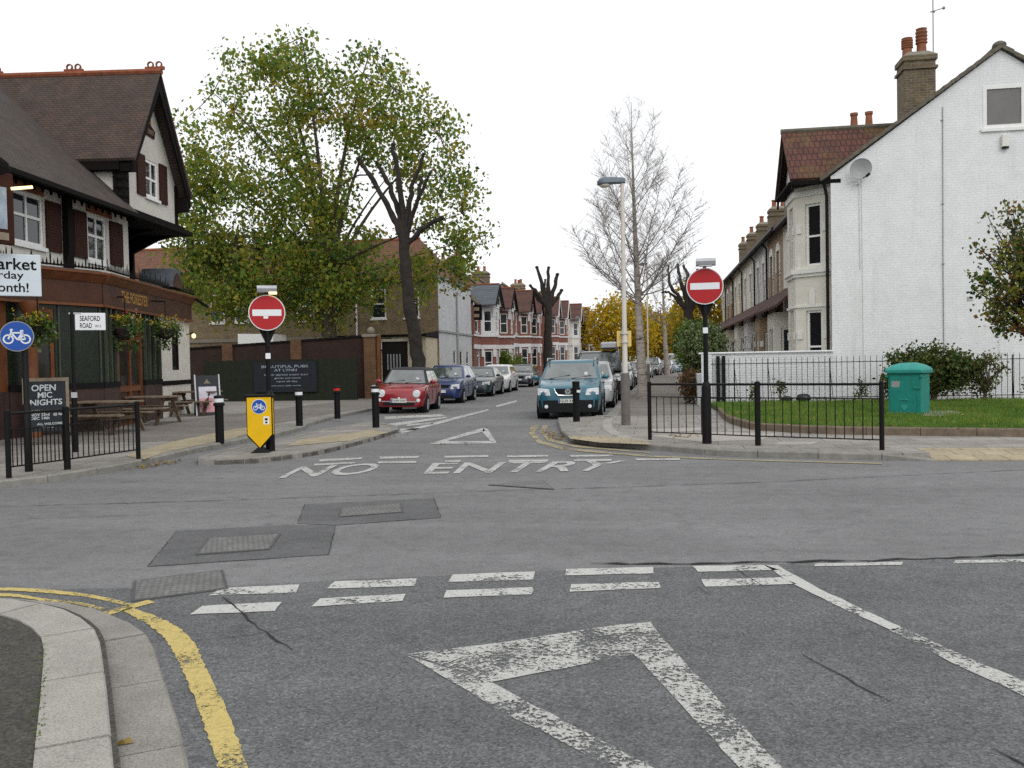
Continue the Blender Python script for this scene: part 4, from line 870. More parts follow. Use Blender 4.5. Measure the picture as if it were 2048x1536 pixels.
rf = MB(); rf.extr([(-.28,-.07,ez-.16),(axx,-.07,az+.02),(axx,-.07,az+.12),(-.30,-.07,ez-.06)], (0,LEN+.07,0)); rf.build('roof', M['slateroof'], H)
rf = MB(); rf.extr([(axx,-.07,az+.02),(10.2,-.07,6.78),(10.2,-.07,6.88),(axx,-.07,az+.12)], (0,LEN+.07,0)); rf.build('roof', M['slateroof'], H)
M['verge'] = mat('verge_tiles', (.135,.12,.09), .9, .35, 6, dirt=(.07,.065,.045))
vg = MB()
for k in range(22):
    a, b = k/22, (k+1)/22; x0, x1 = -.32+(axx+.32)*a, -.32+(axx+.32)*b; z0, z1 = ez-.08+(az+.10-ez+.08)*a, ez-.08+(az+.10-ez+.08)*b
    vg.extr([(x0,-.13,z0-.06),(x1,-.13,z1-.08),(x1,-.13,z1+.035),(x0,-.13,z0+.07)], (0,.35,0))
for k in range(16):
    a, b = k/16, (k+1)/16; x0, x1 = axx+5.4*a, axx+5.4*b; z0, z1 = az+.10-3.7*a, az+.10-3.7*b
    vg.extr([(x0,-.13,z0-.08),(x1,-.13,z1-.06),(x1,-.13,z1+.07),(x0,-.13,z0+.035)], (0,.35,0))
vg.ball((axx,.1,az+.14), .2, .25, .14, 10, 6); vg.tube([(axx,-.1,az+.12),(axx,LEN,az+.12)], .11, 8); vg.build('verge_tiles', M['verge'], H)
chimney(H, 2.26, .35, 7.4, 3.16, 1.2, 10.62, [(2.46,.78,.56),(2.88,.78,.82)], ribbed=True)
chimney(H, 2.2, 7.3, 8.0, 3.35, 8.3, 10.2, [(2.4,7.8,.62),(2.95,7.8,.64)])
# street front with the canted two storey bay
BX = -.92; b0, b1, b2, b3 = (0,.22), (BX,.98), (BX,2.55), (0,3.3)
fr = MB(); fr.T = Matrix.Identity(4)
wall_seg(fr, (0,LEN), b3, -.1, ez-.1, [(1.2,4.3,2.0,6.3),(1.0,.2,2.0,2.6),(3.4,4.3,4.2,6.3)], .16); wall_seg(fr, b0, (0,0), -.1, ez-.1); fr.build('front_wall', M['cream'], H)
for o in ((1.2,4.3,2.0,6.3),(3.4,4.3,4.2,6.3)): win(H, (0,LEN), b3, o, 'white', 'glass', .12, .07, (), (.5,), 'creamd')
win(H, (0,LEN), b3, (1.0,.2,2.0,2.6), 'white', 'darkglass', .12, .09, (), (.75,), None, name='front_door')
by = MB(); seg = [(b3,b2),(b2,b1),(b1,b0)]; wins = []
for p, q in seg:
    L_ = (V2(q)-V2(p)).length; ops = [(L_*.26,.75,L_*.74,3.0),(L_*.26,4.38,L_*.74,6.35)] if L_ > 1.3 else [(L_*.30,.75,L_*.76,2.95),(L_*.30,4.35,L_*.76,6.30)]
    wall_seg(by, p, q, -.1, 6.95, ops, .16); wins += [(p,q,o) for o in ops]
by.build('bay_wall', M['cream'], H)
for p, q, o in wins: win(H, p, q, o, 'white', 'darkglass', .11, .075, (), (.48,))
st = MB()
def offpoly(k): return [(0,.22-k), (BX-k,.98-k*.4), (BX-k,2.55+k*.4), (0,3.3+k)]
for z0, z1, k in ((4.12,4.26,.13),(4.02,4.12,.07),(6.55,6.72,.06),(3.05,3.12,.05)): st.prism(offpoly(k), z0, z1)
for p, q in seg:
    L_ = (V2(q)-V2(p)).length; T_ = seg_T(p,q)
    for z, ztop in ((2.35,2.95),(5.7,6.35)):
        for a in (L_*.13,L_*.88): st.T = T_; st.box(a-.08,-.05,z-.30,a+.08,-.003,z-.05); st.box(a-.06,-.03,.4 if z < 3 else 4.26,a+.06,-.003,(.75 if z < 3 else 4.6))
    st.box(L_*.5-.09,-.045,3.12,L_*.5+.09,-.003,3.6); st.T = None
build_pieces(st, 'stone_trim', M['creamd'], H)
# bay roof: ridge runs back from the street, hipless gable to the street
br_ = MB(); ym = 1.77; rz_ = 8.78; ly0, ly1 = .09, 3.45; sx = BX-.27
br_.extr([(sx,ly0,6.92),(sx,ym,rz_),(sx,ym,rz_+.09),(sx,ly0-.06,7.0)], (4.2,0,0)); br_.build('bay_roof', M['redtile'], H)
br_ = MB(); br_.extr([(sx,ym,rz_),(sx,ly1,6.92),(sx,ly1+.06,7.0),(sx,ym,rz_+.09)], (4.2,0,0)); br_.build('bay_roof', M['redtile'], H)
MB().tube([(sx-.02,ym,rz_+.09),(3.1,ym,rz_+.09)], .09, 8).build('bay_ridge', M['verge'], H)
mb = MB(); mb.extr([(sx+.06,ly0,6.6),(sx+.06,ly0,6.92),(sx+.06,ym,rz_-.01),(sx+.06,ym,rz_-.42)], (.06,0,0)); mb.extr([(sx+.06,ly1,6.6),(sx+.06,ym,rz_-.42),(sx+.06,ym,rz_-.01),(sx+.06,ly1,6.92)], (.06,0,0)); mb.box(sx+.02,ly0-.10,6.80,2.2-1.9,ly0-.01,6.92); mb.build('bargeboard', M['timber'], H)
mb = MB(); mb.face((BX+.02,.3,6.9),(BX+.02,3.3,6.9),(BX+.02,ym,rz_-.1)); mb.build('bay_gable', M['creamd'], H)
MB().box(BX-.3,ly0+.02,6.86,.3,ly1-.02,6.915).build('soffit', M['timber'], H)
dp = MB(); dp.tube([(-.10,.10,-.05),(-.10,.10,6.4),(-.16,.06,6.7),(-.2,.02,6.85)], .05, 8); dp.build('downpipe', M['black'], H, 40)
MB().box(-.42,3.72,6.78,-.28,LEN,6.88).build('gutter', M['black'], H)
# porch roof and ground floor bay beside it
mb = MB(); mb.extr([(-1.15,3.6,3.25),(0,3.6,4.25),(0,3.6,4.33),(-1.18,3.6,3.33)], (0,LEN-3.6,0)); mb.build('porch_roof', M['redtiley'], H)
by = MB(); c0, c1, c2, c3_ = (0,5.9), (-.85,6.5), (-.85,8.6), (0,9.2)
for p, q in ((c3_,c2),(c2,c1),(c1,c0)):
    L_ = (V2(q)-V2(p)).length; wall_seg(by, p, q, -.1, 3.2, [(L_*.25,.8,L_*.75,2.6)], .14); win(H, p, q, (L_*.25,.8,L_*.75,2.6), 'white', 'glass', .1, .07)
by.build('bay_wall', M['cream'], H)
mb = MB(); mb.tube([(3.22,-.02,6.5-2.6),(3.24,-.02,8.9)], .012, 6); mb.tube([(3.23,-.02,.3),(3.22,-.02,3.9)], .012, 6)
for z in (1.4,4.2,6.0,8.5): mb.box(3.19,-.035,z,3.26,-.001,z+.03)
mb.build('cable', M['signback'], H)
mb = MB(); mb.tube([(.92,-.012,.3),(.90,-.012,6.9)], .012, 5); mb.build('cable', M['creamd'], H)
M['ventm'] = mat('air_brick', (.46,.46,.46), .8, .1); MB().box(3.9,-.02,3.08,4.06,-.001,3.2).build('air_vent', M['ventm'], H)
t = thing('alarm_box', 'cream alarm box with a black base under the gable window', 'alarm box', (on_y(2010,283,28.45).x,28.47,on_y(2010,283,28.45).z))
MB().box(-.10,-.10,-.16,.10,0,.20).build('case', M['woodcream'] if 'woodcream' in M else M['creamd'], t, bevel=.015); MB().box(-.085,-.09,-.215,.085,-.005,-.162).build('strobe', M['plastic'], t)
t = thing('junction_box', 'small cream box low on the white wall beside the tree', 'box', (on_y(1999,655,28.45).x,28.48,on_y(1999,655,28.45).z)); MB().box(-.07,-.07,-.08,.07,0,.07).build('case', M['creamd'], t, bevel=.01); MB().tube([(0,-.02,-.08),(0,-.02,-1.1)],.008,5).build('cable', M['creamd'], t)
# satellite dish
p = on_y(1722,337,28.15); t = thing('satellite_dish', 'grey satellite dish fixed high on the white gable wall', 'satellite dish', p, R(-8)); M['dish'] = mat('dish_grey', (.40,.40,.41), .55, .06)
dT = Matrix.Rotation(R(-14),4,'Y') @ Matrix.Rotation(R(14),4,'X')
mb = MB(dT); rs = []
for r_, d_ in ((.0,.07),(.08,.067),(.16,.055),(.24,.03),(.30,.0)): rs.append([(max(r_,.004)*math.cos(2*math.pi*k/24)*1.05, d_, max(r_,.004)*math.sin(2*math.pi*k/24)) for k in range(24)])
rs += [[(.305*math.cos(2*math.pi*k/24)*1.05, .012, .305*math.sin(2*math.pi*k/24)) for k in range(24)], [(.02*math.cos(2*math.pi*k/24), .085, .02*math.sin(2*math.pi*k/24)) for k in range(24)]]
mb.loft(rs, False).build('reflector', M['dish'], t, 40)
mb = MB(dT); mb.bar((0,.0,-.29),(.10,-.28,-.24),.03); mb.bar((.05,-.28,-.25),(.17,-.30,-.19),.07); mb.build('feed_arm', M['plastic'], t)
mb = MB(); mb.tube([(-.05,.1,-.1),(-.06,.1,-.42),(-.06,.33,-.42)], .025, 8); mb.tube([(-.04,.32,-.4),(-.03,.33,-3)], .006, 5); mb.tube([(-.06,.2,-.36),(-.28,.2,-.34)], .012, 6); mb.build('mount', M['galv'], t, 40)
# aerial on the chimney
t = thing('aerial', 'thin rooftop aerial on a tall mast beside the chimney', 'aerial', (8.70,29.2,9.7))
MB().tube([(0,0,0),(.0,0,3.6)], .018, 6).build('mast', M['signback'], t); z = 2.55-.05
mb = MB(); mb.tube([(-.05,0,2.42),(.25,-.1,2.46)], .014, 6); mb.ball((.28,-.1,2.47), .05, .05, .05, 8, 5); mb.tube([(-.08,.0,2.42),(.06,0,2.40)], .02, 5); mb.build('dipole', M['signback'], t)

# the rest of the right hand terrace
def row_house(label, y0, y1, wallm, roofm, porchm, seed, bay=True):
    rnd = random.Random(seed); W = y1-y0; t = thing('terraced_house', label, 'house', (5.5,y1,PZ), R(-90), 'houses of the right terrace')
    # local x runs back towards the viewer along the front, y into the house
    fw_ = MB(); oo = [(W*.18,4.2,W*.18+.95,6.1),(W*.62,4.2,W*.62+.95,6.1),(W*.12,.15,W*.12+1.0,2.5)]
    wall_seg(fw_, (0,0), (W,0), -.1, 7.05, oo, .16); fw_.build('front_wall', M[wallm], t); MB().box(.01,9.6,-.1,W-.01,9.8,7.0).build('rear_wall', M['stock'], t)
    for o in oo[:2]: win(t, (0,0), (W,0), o, 'white', 'glass', .11, .07, (), (.5,), 'creamd')
    dr = win(t, (0,0), (W,0), oo[2], 'white', 'darkglass', .11, .09, (), (.78,), None, name='front_door')
    for o in oo[:2]:
        ar = MB(); n_ = 8; c = (o[0]+o[2])/2
        pts = [(c+.62*math.cos(math.pi*k/n_),-.045,6.1+.36*math.sin(math.pi*k/n_)) for k in range(n_+1)] + [(c-.46,-.045,6.1),(c+.46,-.045,6.1)][0:2]
        ar.extr(pts, (0,.042,0)); ar.box(o[0]-.18,-.05,5.2,o[0]-.01,-.003,6.09); ar.box(o[2]+.01,-.05,5.2,o[2]+.18,-.003,6.09); ar.build('window_arch', M['creamd'], t)
    rf = MB(); rf.extr([(0,-.34,6.9),(0,4.9,10.45),(0,4.9,10.54),(0,-.36,7.0)], (W,0,0)); rf.build('roof', M[roofm], t)
    rf = MB(); rf.extr([(0,4.9,10.45),(0,10.2,6.8),(0,10.2,6.9),(0,4.9,10.54)], (W,0,0)); rf.build('roof', M[roofm], t)
    MB().box(0,-.48,6.84,W,-.35,6.95).build('gutter', M['black'], t); MB().tube([(.12,-.08,0),(.12,-.08,6.6),(.12,-.3,6.85)], .045, 8).build('downpipe', M['black'], t)
    mb = MB(); mb.extr([(0,0,4.2),(0,-1.2,3.25),(0,-1.22,3.33),(0,0,4.28)], (W,0,0)); mb.build('porch_roof', M[porchm], t)
    a = W-3.1 if bay else W-3.0; by = MB(); pts = [(a,0),(a+.6,-.9),(a+2.2,-.9),(a+2.8,0)]
    for p, q in zip(pts[:-1], pts[1:]):
        L_ = (V2(q)-V2(p)).length; wall_seg(by, p, q, -.1, 3.2, [(L_*.22,.75,L_*.78,2.55)], .13); win(t, p, q, (L_*.22,.75,L_*.78,2.55), 'white', 'glass', .09, .07)
    by.build('bay_wall', M[wallm], t)
    mb = MB()
    for p, q in zip(pts[:-1], pts[1:]):
        mb.T = seg_T(p,q); L_ = (V2(q)-V2(p)).length
        for a_ in (.12*L_,.88*L_): mb.box(a_-.08,-.05,1.95,a_+.08,-.003,2.2); mb.box(a_-.07,-.035,-.05,a_+.07,-.003,.6)
    build_pieces(mb, 'stone_trim', M['creamd'], t)
    chimney(t, .0+.02, 1.5, 7.6, .9, 2.6, 10.3+rnd.uniform(-.2,.3), [(.45,1.8,.5),(.45,2.3,.5)])
    return t
row_house('brown brick terraced house next to the white gable house', 38.51, 43.4, 'brownwall', 'slateroof', 'redtiley', 1)
row_house('grey pebbledashed terraced house after the brown brick one', 43.4, 48.5, 'pebble', 'slateroof', 'redtiley', 2)
row_house('pale cream terraced house beyond the grey pebbledashed one', 48.5, 55.0, 'cream', 'brownroof', 'redtiley', 3)
row_house('ochre rendered terraced house beyond the pale cream one', 55.0, 61.0, 'ochre', 'slateroof', 'redtiley', 4)
row_house('distant brown brick terraced house before the yellow tree', 61.0, 67.0, 'brownwall', 'brownroof', 'redtiley', 5)
row_house('last visible red porch house of the right terrace', 67.0, 73.0, 'ochre', 'slateroof', 'redtiley', 6)
# ---------------- yard fence, walls and corner building on the left
M['greenwood'] = mat('green_fence_boards', (.014,.018,.010), .85, .35, 5); M['darkbrickshaded'] = bricks('dark_red_brick_shaded', (.042,.015,.009), (.030,.012,.008), (.020,.014,.011), .225, .078, .012, 'sum', .9, .5, stain=(.03,.018,.012), var=.35)  # yard wall: dark red brick, colour lowered further to carry the foliage shade
M['pillarbrick'] = bricks('pillar_brick', (.15,.075,.03), (.12,.055,.024), (.09,.06,.035), .225, .078, .012, 'sum', .9, .4)
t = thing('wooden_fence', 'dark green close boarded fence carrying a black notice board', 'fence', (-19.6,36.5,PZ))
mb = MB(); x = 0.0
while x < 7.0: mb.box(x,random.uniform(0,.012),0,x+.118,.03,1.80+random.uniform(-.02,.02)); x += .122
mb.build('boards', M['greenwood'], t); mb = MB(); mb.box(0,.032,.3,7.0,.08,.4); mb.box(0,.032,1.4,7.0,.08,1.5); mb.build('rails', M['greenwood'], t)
for x in (.0,2.3,4.7,6.95): MB().box(x,.085,-.05,x+.1,.18,1.85).build('post', M['greenwood'], t)
p0, p1 = on_y(508,785,36.4), on_y(632,722,36.4); t = thing('notice_board', 'black notice board with white lettering on the green fence', 'notice board', (p0.x,36.45,p0.z)); W_, H_ = p1.x-p0.x, p1.z-p0.z
M['noticechalk'] = mat('notice_lettering', (.30,.36,.42), .8, .2, 10); M['noticeblack'] = mat('notice_black', (.012,.015,.022), .6, .15); bd = MB().box(0,-.035,0,W_,.04,H_).build('board', M['noticeblack'], t)
mb = MB()
for s, x, z, w_, h_ in (('BEAUTIFUL PUBS',.13,.80,.74,.085),('AT LYNN',.33,.68,.36,.085),('FOOD SERVED EVERY DAY',.17,.54,.70,.05),('garden and rooms',.33,.42,.42,.07),('open all day',.36,.31,.34,.07),('book your table inside',.25,.18,.5,.055)):
    mb = MB(); put_text(mb, s, (W_*x,-.038,H_*z), (1,0,0), (0,0,1), W_*w_, H_*h_, .01); mb.build('lettering', M['noticechalk'], bd)
t = thing('yard_wall', 'dark red brick yard wall, foliage shade in its colour, rising behind the green fence', 'wall', (-22.5,38.0,PZ))
mb = MB(); mb.extr([(0,0,-.05),(10.0,0,-.05),(10.0,0,2.75),(0,0,2.3)], (0,.3,0)); mb.build('wall_body', M['darkbrickshaded'], t)
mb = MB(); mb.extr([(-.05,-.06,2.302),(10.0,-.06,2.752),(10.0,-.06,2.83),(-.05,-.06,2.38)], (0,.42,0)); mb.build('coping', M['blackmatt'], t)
for x in (3.1,6.4): MB().box(x,-.09,-.05,x+.5,-.003,2.42+x*.045).build('pier', M['pillarbrick'], t)
p = at(757,797,PZ); t = thing('gate_pillar', 'brown brick gate pillar with a ball cap by the red car', 'gate pillar', (-12.25,37.9,PZ))
MB().box(-.30,-.3,-.05,.22,.25,2.72).build('shaft', M['pillarbrick'], t); MB().box(-.36,-.36,2.72,.28,.31,2.84).build('cap', M['cement'], t, bevel=.02); MB().ball((-.04,-.02,3.0), .17, .17, .18).build('ball', M['cement'], t, 60)
MB().box(.30,-.28,-.05,.44,-.14,2.8).build('timber_post', M['pubwood'], t)
t = thing('yard_gate', 'dark yard gate with a small lattice window beside the brick pillar', 'gate', (-11.78,37.8,PZ)); MB().box(0,0,0,1.15,.08,2.5).build('leaf', M['timber'], t)
MB().box(.25,-.02,1.25,.85,-.003,1.95).build('lattice_window', M['darkglass'], t); mb = MB()
for k in range(5): mb.box(.25+k*.14,-.03,1.25,.28+k*.14,-.021,1.95)
mb.build('lattice', M['signback'], t); MB().box(-.1,-.06,2.5,1.4,.3,2.62).build('lintel', M['cement'], t)
p0 = on_y(476,690,39.6); p1 = on_y(546,668,39.6); t = thing('canopy', 'white canopy edge showing above the dark yard wall', 'canopy', (p0.x,39.6,PZ))
MB().extr([(0,0,p0.z-PZ),(p1.x-p0.x,0,p0.z-PZ),(p1.x-p0.x,0,p1.z-PZ),(0,0,p1.z-PZ+.05)], (0,1.5,0)).build('cover', M['white'], t)
for x in (.1,p1.x-p0.x-.1): MB().tube([(x,.2,0),(x,.2,p0.z-PZ)], .04, 8).build('post', M['galv'], t)
# big brick building behind the leafy tree
B = thing('corner_building', 'brown brick corner building with a white rendered street side', 'building', (-12.0,49.4,PZ)); eb = 6.35
M['paleface'] = mat('pale_render', (.52,.53,.54), .85, .10, 1.5, dirt=(.40,.40,.39)); M['creamface'] = mat('shop_cream', (.56,.49,.36), .85, .06, 2)
M['orangeroof'] = bricks('orange_brown_roof', (.17,.065,.03), (.13,.055,.03), (.05,.03,.02), .25, .15, .012, 'x', .9, .6, stain=(.10,.07,.04), var=.3)
def xw(u): return on_y(u, 600, 49.4).x + 12.0
bw = MB(); wins_ = []
for u in (434,482,607,757,823): x = xw(u); wins_.append((x-.45+24,4.15,x+.45+24,5.85))
wall_seg(bw, (-24,0), (0,0), -.1, eb, wins_+[(4,.6,6,2.2),(9,.6,11,2.2)], .14); bw.box(-24,9,-.1,-.2,9.3,eb); bw.build('end_wall', M['stock'], B)
for o in wins_: win(B, (-24,0), (0,0), o, 'white', 'glass', .05, .085, (), (.5,), 'creamd')
for o in ((4,.6,6,2.2),(9,.6,11,2.2)): win(B, (-24,0), (0,0), o, 'white', 'darkglass')
sw = MB(); so = [(1.2,4.0,1.5,5.3),(5.4,.1,6.3,2.3),(3.6,.6,4.4,2.3),(7.4,.6,8.3,2.3)]; wall_seg(sw, (0,0), (0,9.3), -.1, eb+.05, so, .1); sw.build('street_wall', M['paleface'], B)
for o in so: win(B, (0,0), (0,9.3), o, 'white', 'glass', .05, .06)
mb = MB(); mb.box(-.002,-.05,3.3,.07,9.3,3.42); mb.box(-.25,-.08,eb+.05,.1,9.35,eb+.16); mb.tube([(.08,4.6,0),(.08,4.6,5.9)], .06, 8); mb.build('cornice', M['signback'], B)
mb = MB(); mb.tube([(xw(713),-.06,0),(xw(713),-.06,eb)], .05, 8); mb.build('downpipe', M['white'], B)
mb = MB(); mb.box(-24,-.10,3.0,-.05,-.003,3.2); mb.build('band', M['cement'], B); mb = MB(); mb.box(-24,-.2,eb-.02,-.02,-.05,eb+.12); mb.build('gutter', M['black'], B)
rf = MB(); rz_ = 9.3; y2 = 9.3; xr_ = -2.2
rf.face((-24.3,-.3,eb),(-.1,-.3,eb),(xr_,4.6,rz_),(-24.3,4.6,rz_)); rf.face((-.1,-.3,eb),(-.1,9.6,eb),(xr_,4.6,rz_)); rf.face((-.1,9.6,eb),(-24.3,9.6,eb),(-24.3,4.6,rz_),(xr_,4.6,rz_)); rf.face((-24.3,-.3,eb),(-24.3,4.6,rz_),(-24.3,9.6,eb)); rf.face((-24.3,-.3,eb),(-24.3,9.6,eb),(-.1,9.6,eb),(-.1,-.3,eb)); rf.build('roof', M['orangeroof'], B)
MB().tube([(-24.3,4.6,rz_),(xr_,4.6,rz_)], .12, 8).build('ridge_tile', M['ridge'], B)
chimney(B, -9.0, 4.1, 8, -7.6, 5.1, 10.2, [(-8.7,4.6,.5),(-8.0,4.6,.5)]); chimney(B, -1.2, 8.0, 6.0, -.3, 9.2, 8.5, [(-.75,8.4,.5),(-.75,8.9,.5)])
sh = MB(); wall_seg(sh, (-5.2,-2.6), (-.1,-2.6), -.1, 3.0, [(1.1,.0,2.2,2.3)], .1); wall_seg(sh, (-.1,-2.6), (-.1,0), -.1, 3.0); sh.box(-5.2,-2.59,2.95,-.1,-.003,3.0); sh.build('shop_wall', M['creamface'], B)
mb = MB(); mb.box(-5.3,-2.9,2.99,.0,-.004,3.12); mb.extr([(.0,-2.9,3.1),(.0,.0,3.35),(.0,0,3.12),(.0,-2.9,3.12)], (-.2,0,0)); mb.box(-5.2,-2.72,2.25,-2.0,-2.603,2.92); mb.build('shop_fascia', M['blackmatt'], B); MB().box(-5.1,-2.73,2.32,-2.1,-2.7205,2.85).build('shop_sign', M['signwhite'], B)
win(B, (-5.2,-2.6), (-.1,-2.6), (1.1,.0,2.2,2.3), 'timber', 'glass', .05, .08, (.5,), (.4,), None, name='shop_door')
p = on_y(955,622,59.2); t = thing('hanging_sign', 'dark hanging shop sign with two pale squares on the corner building', 'sign', p); MB().box(-.45,-.06,-.62,.30,.06,.42).build('board', M['timber'], t); mb = MB(); mb.box(-.28,-.075,.02,.12,-.061,.26); mb.box(-.28,-.075,-.42,.12,-.061,-.2); mb.build('panel', M['woodpale'], t); MB().bar((-1.0,0,.45),(-.1,0,.45),.05).build('arm', M['black'], t)

# ---------------- red brick terrace with gabled bays on the left of the street
M['redbrick'] = bricks('red_facing_brick', (.235,.088,.062), (.20,.075,.054), (.20,.10,.075), .225, .078, .01, 'sum', .9, .4, var=.15); M['trim'] = mat('white_trim', (.66,.66,.66), .6, .06, 3, dirt=(.5,.5,.49))
M['browntiley'] = bricks('gable_roof_brown', (.125,.058,.045), (.10,.048,.04), (.04,.025,.02), .2, .14, .012, 'x', .9, .6, var=.25)
M['slatex'] = bricks('gable_roof_slate', (.12,.135,.155), (.10,.115,.135), (.05,.055,.06), .25, .16, .01, 'x', .85, .5, var=.15); M['maroon'] = mat('maroon_board', (.11,.02,.025), .6, .1)
def bay_house(label, y0, W, bx, fx, zo, wallm, roofm, gable, barge, seed, upper=None, groundwin=True):
    t = thing('bay_house', label, 'house', (fx,y0,PZ+zo), R(90), 'gabled bay houses on the left side'); rnd = random.Random(seed); B0 = -2.2-zo
    side = 1 if bx < W/2 else -1; wx = bx+side*2.9; dx = bx+side*2.6
    oo = [(wx-.5,3.6,wx+.5,5.25)] + [(dx-.5,.1,dx+.5,2.5)]
    if W > 7.3 or True: oo.append((dx+side*1.35-.4,.7,dx+side*1.35+.4,2.4)) if 0 < dx+side*1.35-.4 and dx+side*1.35+.4 < W else None
    fw_ = MB(); wall_seg(fw_, (0,0), (W,0), B0, 5.55, oo, .14); MB().box(.03,8.605,B0,W-.03,8.8,5.4).build('rear_wall', M['stock'], t); wall_seg(fw_, (W-.012,0), (W-.012,8.6), B0, 5.5); wall_seg(fw_, (.012,8.6), (.012,0), B0, 5.5); fw_.build('front_wall', M[wallm], t)
    for k, o in enumerate(oo): win(t, (0,0), (W,0), o, 'white', 'darkglass' if k == 1 else 'glass', .06, .09, (), (.5,) if k != 1 else (.78,), 'trim' if k != 1 else None, name='window' if k != 1 else 'front_door')
    pts = [(bx-1.45,0),(bx-.85,-.9),(bx+.85,-.9),(bx+1.45,0)]; by = MB(); up_ = MB()
    for p, q in zip(pts[:-1], pts[1:]):
        L_ = (V2(q)-V2(p)).length; a = .2; og = (L_*a,.65,L_*(1-a),2.35); ou = (L_*a,3.65,L_*(1-a),5.2)
        wall_seg(by, p, q, B0, 3.3, [og], .12); wall_seg(up_, p, q, 3.3, 5.6, [ou], .12)
        for o in (og, ou): win(t, p, q, o, 'white', 'glass', .06, .075, (.5,) if L_ > 1.4 else (), (.5,), None, o is ou)
    by.build('bay_wall', M[wallm], t); up_.build('bay_upper_wall', M[upper or 'trim'], t)
    tr = MB()
    for z0, z1, k in ((3.32,3.46,.10),(2.45,2.75,.07),(5.4,5.58,.06)):
        tr.prism([(bx-1.45-k,-.004),(bx-.85-k*.4,-.9-k),(bx+.85+k*.4,-.9-k),(bx+1.45+k,-.004)], z0, z1); tr.box(.01,-.07,z0,bx-1.55,-.003,z1); tr.box(bx+1.55,-.07,z0,W-.01,-.003,z1)
    for p, q in zip(pts[:-1], pts[1:]):
        tr.T = seg_T(p,q); L_ = (V2(q)-V2(p)).length
        for a_ in (.09*L_,.91*L_):
            tr.box(a_-.1,-.06,1.9,a_+.1,-.003,2.44); tr.box(a_-.09,-.05,4.75,a_+.09,-.003,5.39)
        tr.T = None
    for o in oo: tr.box(o[0]-.12,-.05,o[3],o[2]+.12,-.003,o[3]+.24)
    build_pieces(tr, 'stone_trim', M['trim'], t) if seed < 9 else tr.build('stone_trim', M['trim'], t)
    gh, hw = gable, 1.75; ez_ = 5.5; gy = -1.15
    g = MB(); g.extr([(bx-hw+.2,gy+.16,ez_+.08),(bx+hw-.2,gy+.16,ez_+.08),(bx,gy+.16,ez_+gh-.2)], (0,.1,0)); go = g.build('bay_gable', M['trim'], t)
    g = MB()
    for k in (-2,-1,0,1,2): x = bx+k*.28; g.box(x-.035,gy+.13,ez_+.15,x+.035,gy+.158,ez_+.15+max(.1,(gh-.6)*(1-abs(k)*.28)))
    g.build('gable_timbers', M['timber' if barge != 'trim' else 'trim'], go)
    for s in (-1,1):
        rf = MB(); rf.extr([(bx+s*(hw+.08),gy,ez_),(bx,gy,ez_+gh),(bx,gy,ez_+gh+.09),(bx+s*(hw+.12),gy,ez_+.06)], (0,4.2,0)); rf.build('bay_roof', M[roofm], t)
        MB().extr([(bx+s*(hw+.1),gy-.06,ez_-.16),(bx+s*(hw+.1),gy-.06,ez_+.05),(bx,gy-.06,ez_+gh+.06),(bx,gy-.06,ez_+gh-.2)], (0,.05,0)).build('bargeboard', M[barge], t)
    MB().tube([(bx,gy,ez_+gh+.09),(bx,3.0,ez_+gh+.09)], .08, 6).build('bay_ridge', M['ridge'], t)
    rf = MB(); rf.extr([(0,-.3,5.42),(0,4.3,8.75),(0,4.3,8.83),(0,-.32,5.5)], (W,0,0)); rf.build('roof', M['brownroof'], t)
    rf = MB(); rf.extr([(0,4.3,8.75),(0,8.9,5.4),(0,8.9,5.48),(0,4.3,8.83)], (W,0,0)); rf.build('roof', M['brownroof'], t)
    mb = MB(); mb.face((.02,.1,5.5),(.02,8.6,5.5),(.02,4.3,8.7)); mb.face((W-.02,.1,5.5),(W-.02,8.6,5.5),(W-.02,4.3,8.7)); mb.build('party_wall', M['stock'], t)
    mb = MB(); mb.extr([(-.02,-.35,5.5),(-.02,4.3,8.86),(-.02,4.3,9.0),(-.02,-.4,5.62)], (.12,0,0)); mb.build('parapet', M['cement'], t)
    if side > 0: chimney(t, -.05+.1, 3.5, 7.6, 1.0, 5.0, 9.3+rnd.uniform(-.15,.25), [(.4,3.9,.55),(.4,4.5,.55),(.75,4.2,.5)][:rnd.choice([2,3])], m='stock' if seed % 3 else 'stockold')
    return t
ANG = [9.9,8.935,7.705,7.12,5.96,5.376,4.535,4.05,3.6]; PY = [63,69.5,79,85,94,100,109,115,125]; Y0 = [58.9,66.2,73.9,81.7,89.3,97,104.2,112,119.4,128]; ZO = [0,.1,.35,.45,.75,.8,.9,1.0,1.0]
spec = [('gabled bay house with a grey slate roof next to the corner building','redbrick','slatex',1.55,'timber','trim'), ('red brick bay house with a brown gable and black bargeboards, second in the row','redbrick','browntiley',1.7,'timber','redbrick'), ('red brick bay house with wide brown gable roof, third in the row','redbrick','browntiley',1.95,'timber','redbrick'), ('red brick bay house with maroon bargeboards left of the dark pollard','redbrick','browntiley',1.75,'maroon','redbrick'),
        ('bay house with white bargeboards just right of the dark pollard','redbrick','browntiley',2.0,'trim','redbrick'), ('bay house with white bargeboards, second right of the dark pollard','redbrick','browntiley',1.9,'trim','redbrick'), ('cream fronted bay house with a white pointed gable','cream','browntiley',2.0,'trim',None), ('red brick bay house beside the yellow tree','redbrick','browntiley',1.8,'trim','redbrick'), ('bay house half hidden behind the yellow tree','redbrick','browntiley',1.8,'trim','redbrick')]
for k, (lab, wm, rm, gh, ba, upm) in enumerate(spec):
    fx = -PY[k]*math.tan(R(ANG[k]))-.9; bay_house(lab, Y0[k], Y0[k+1]-Y0[k], PY[k]-Y0[k], fx, ZO[k], wm, rm, gh, ba, k+3, upm)
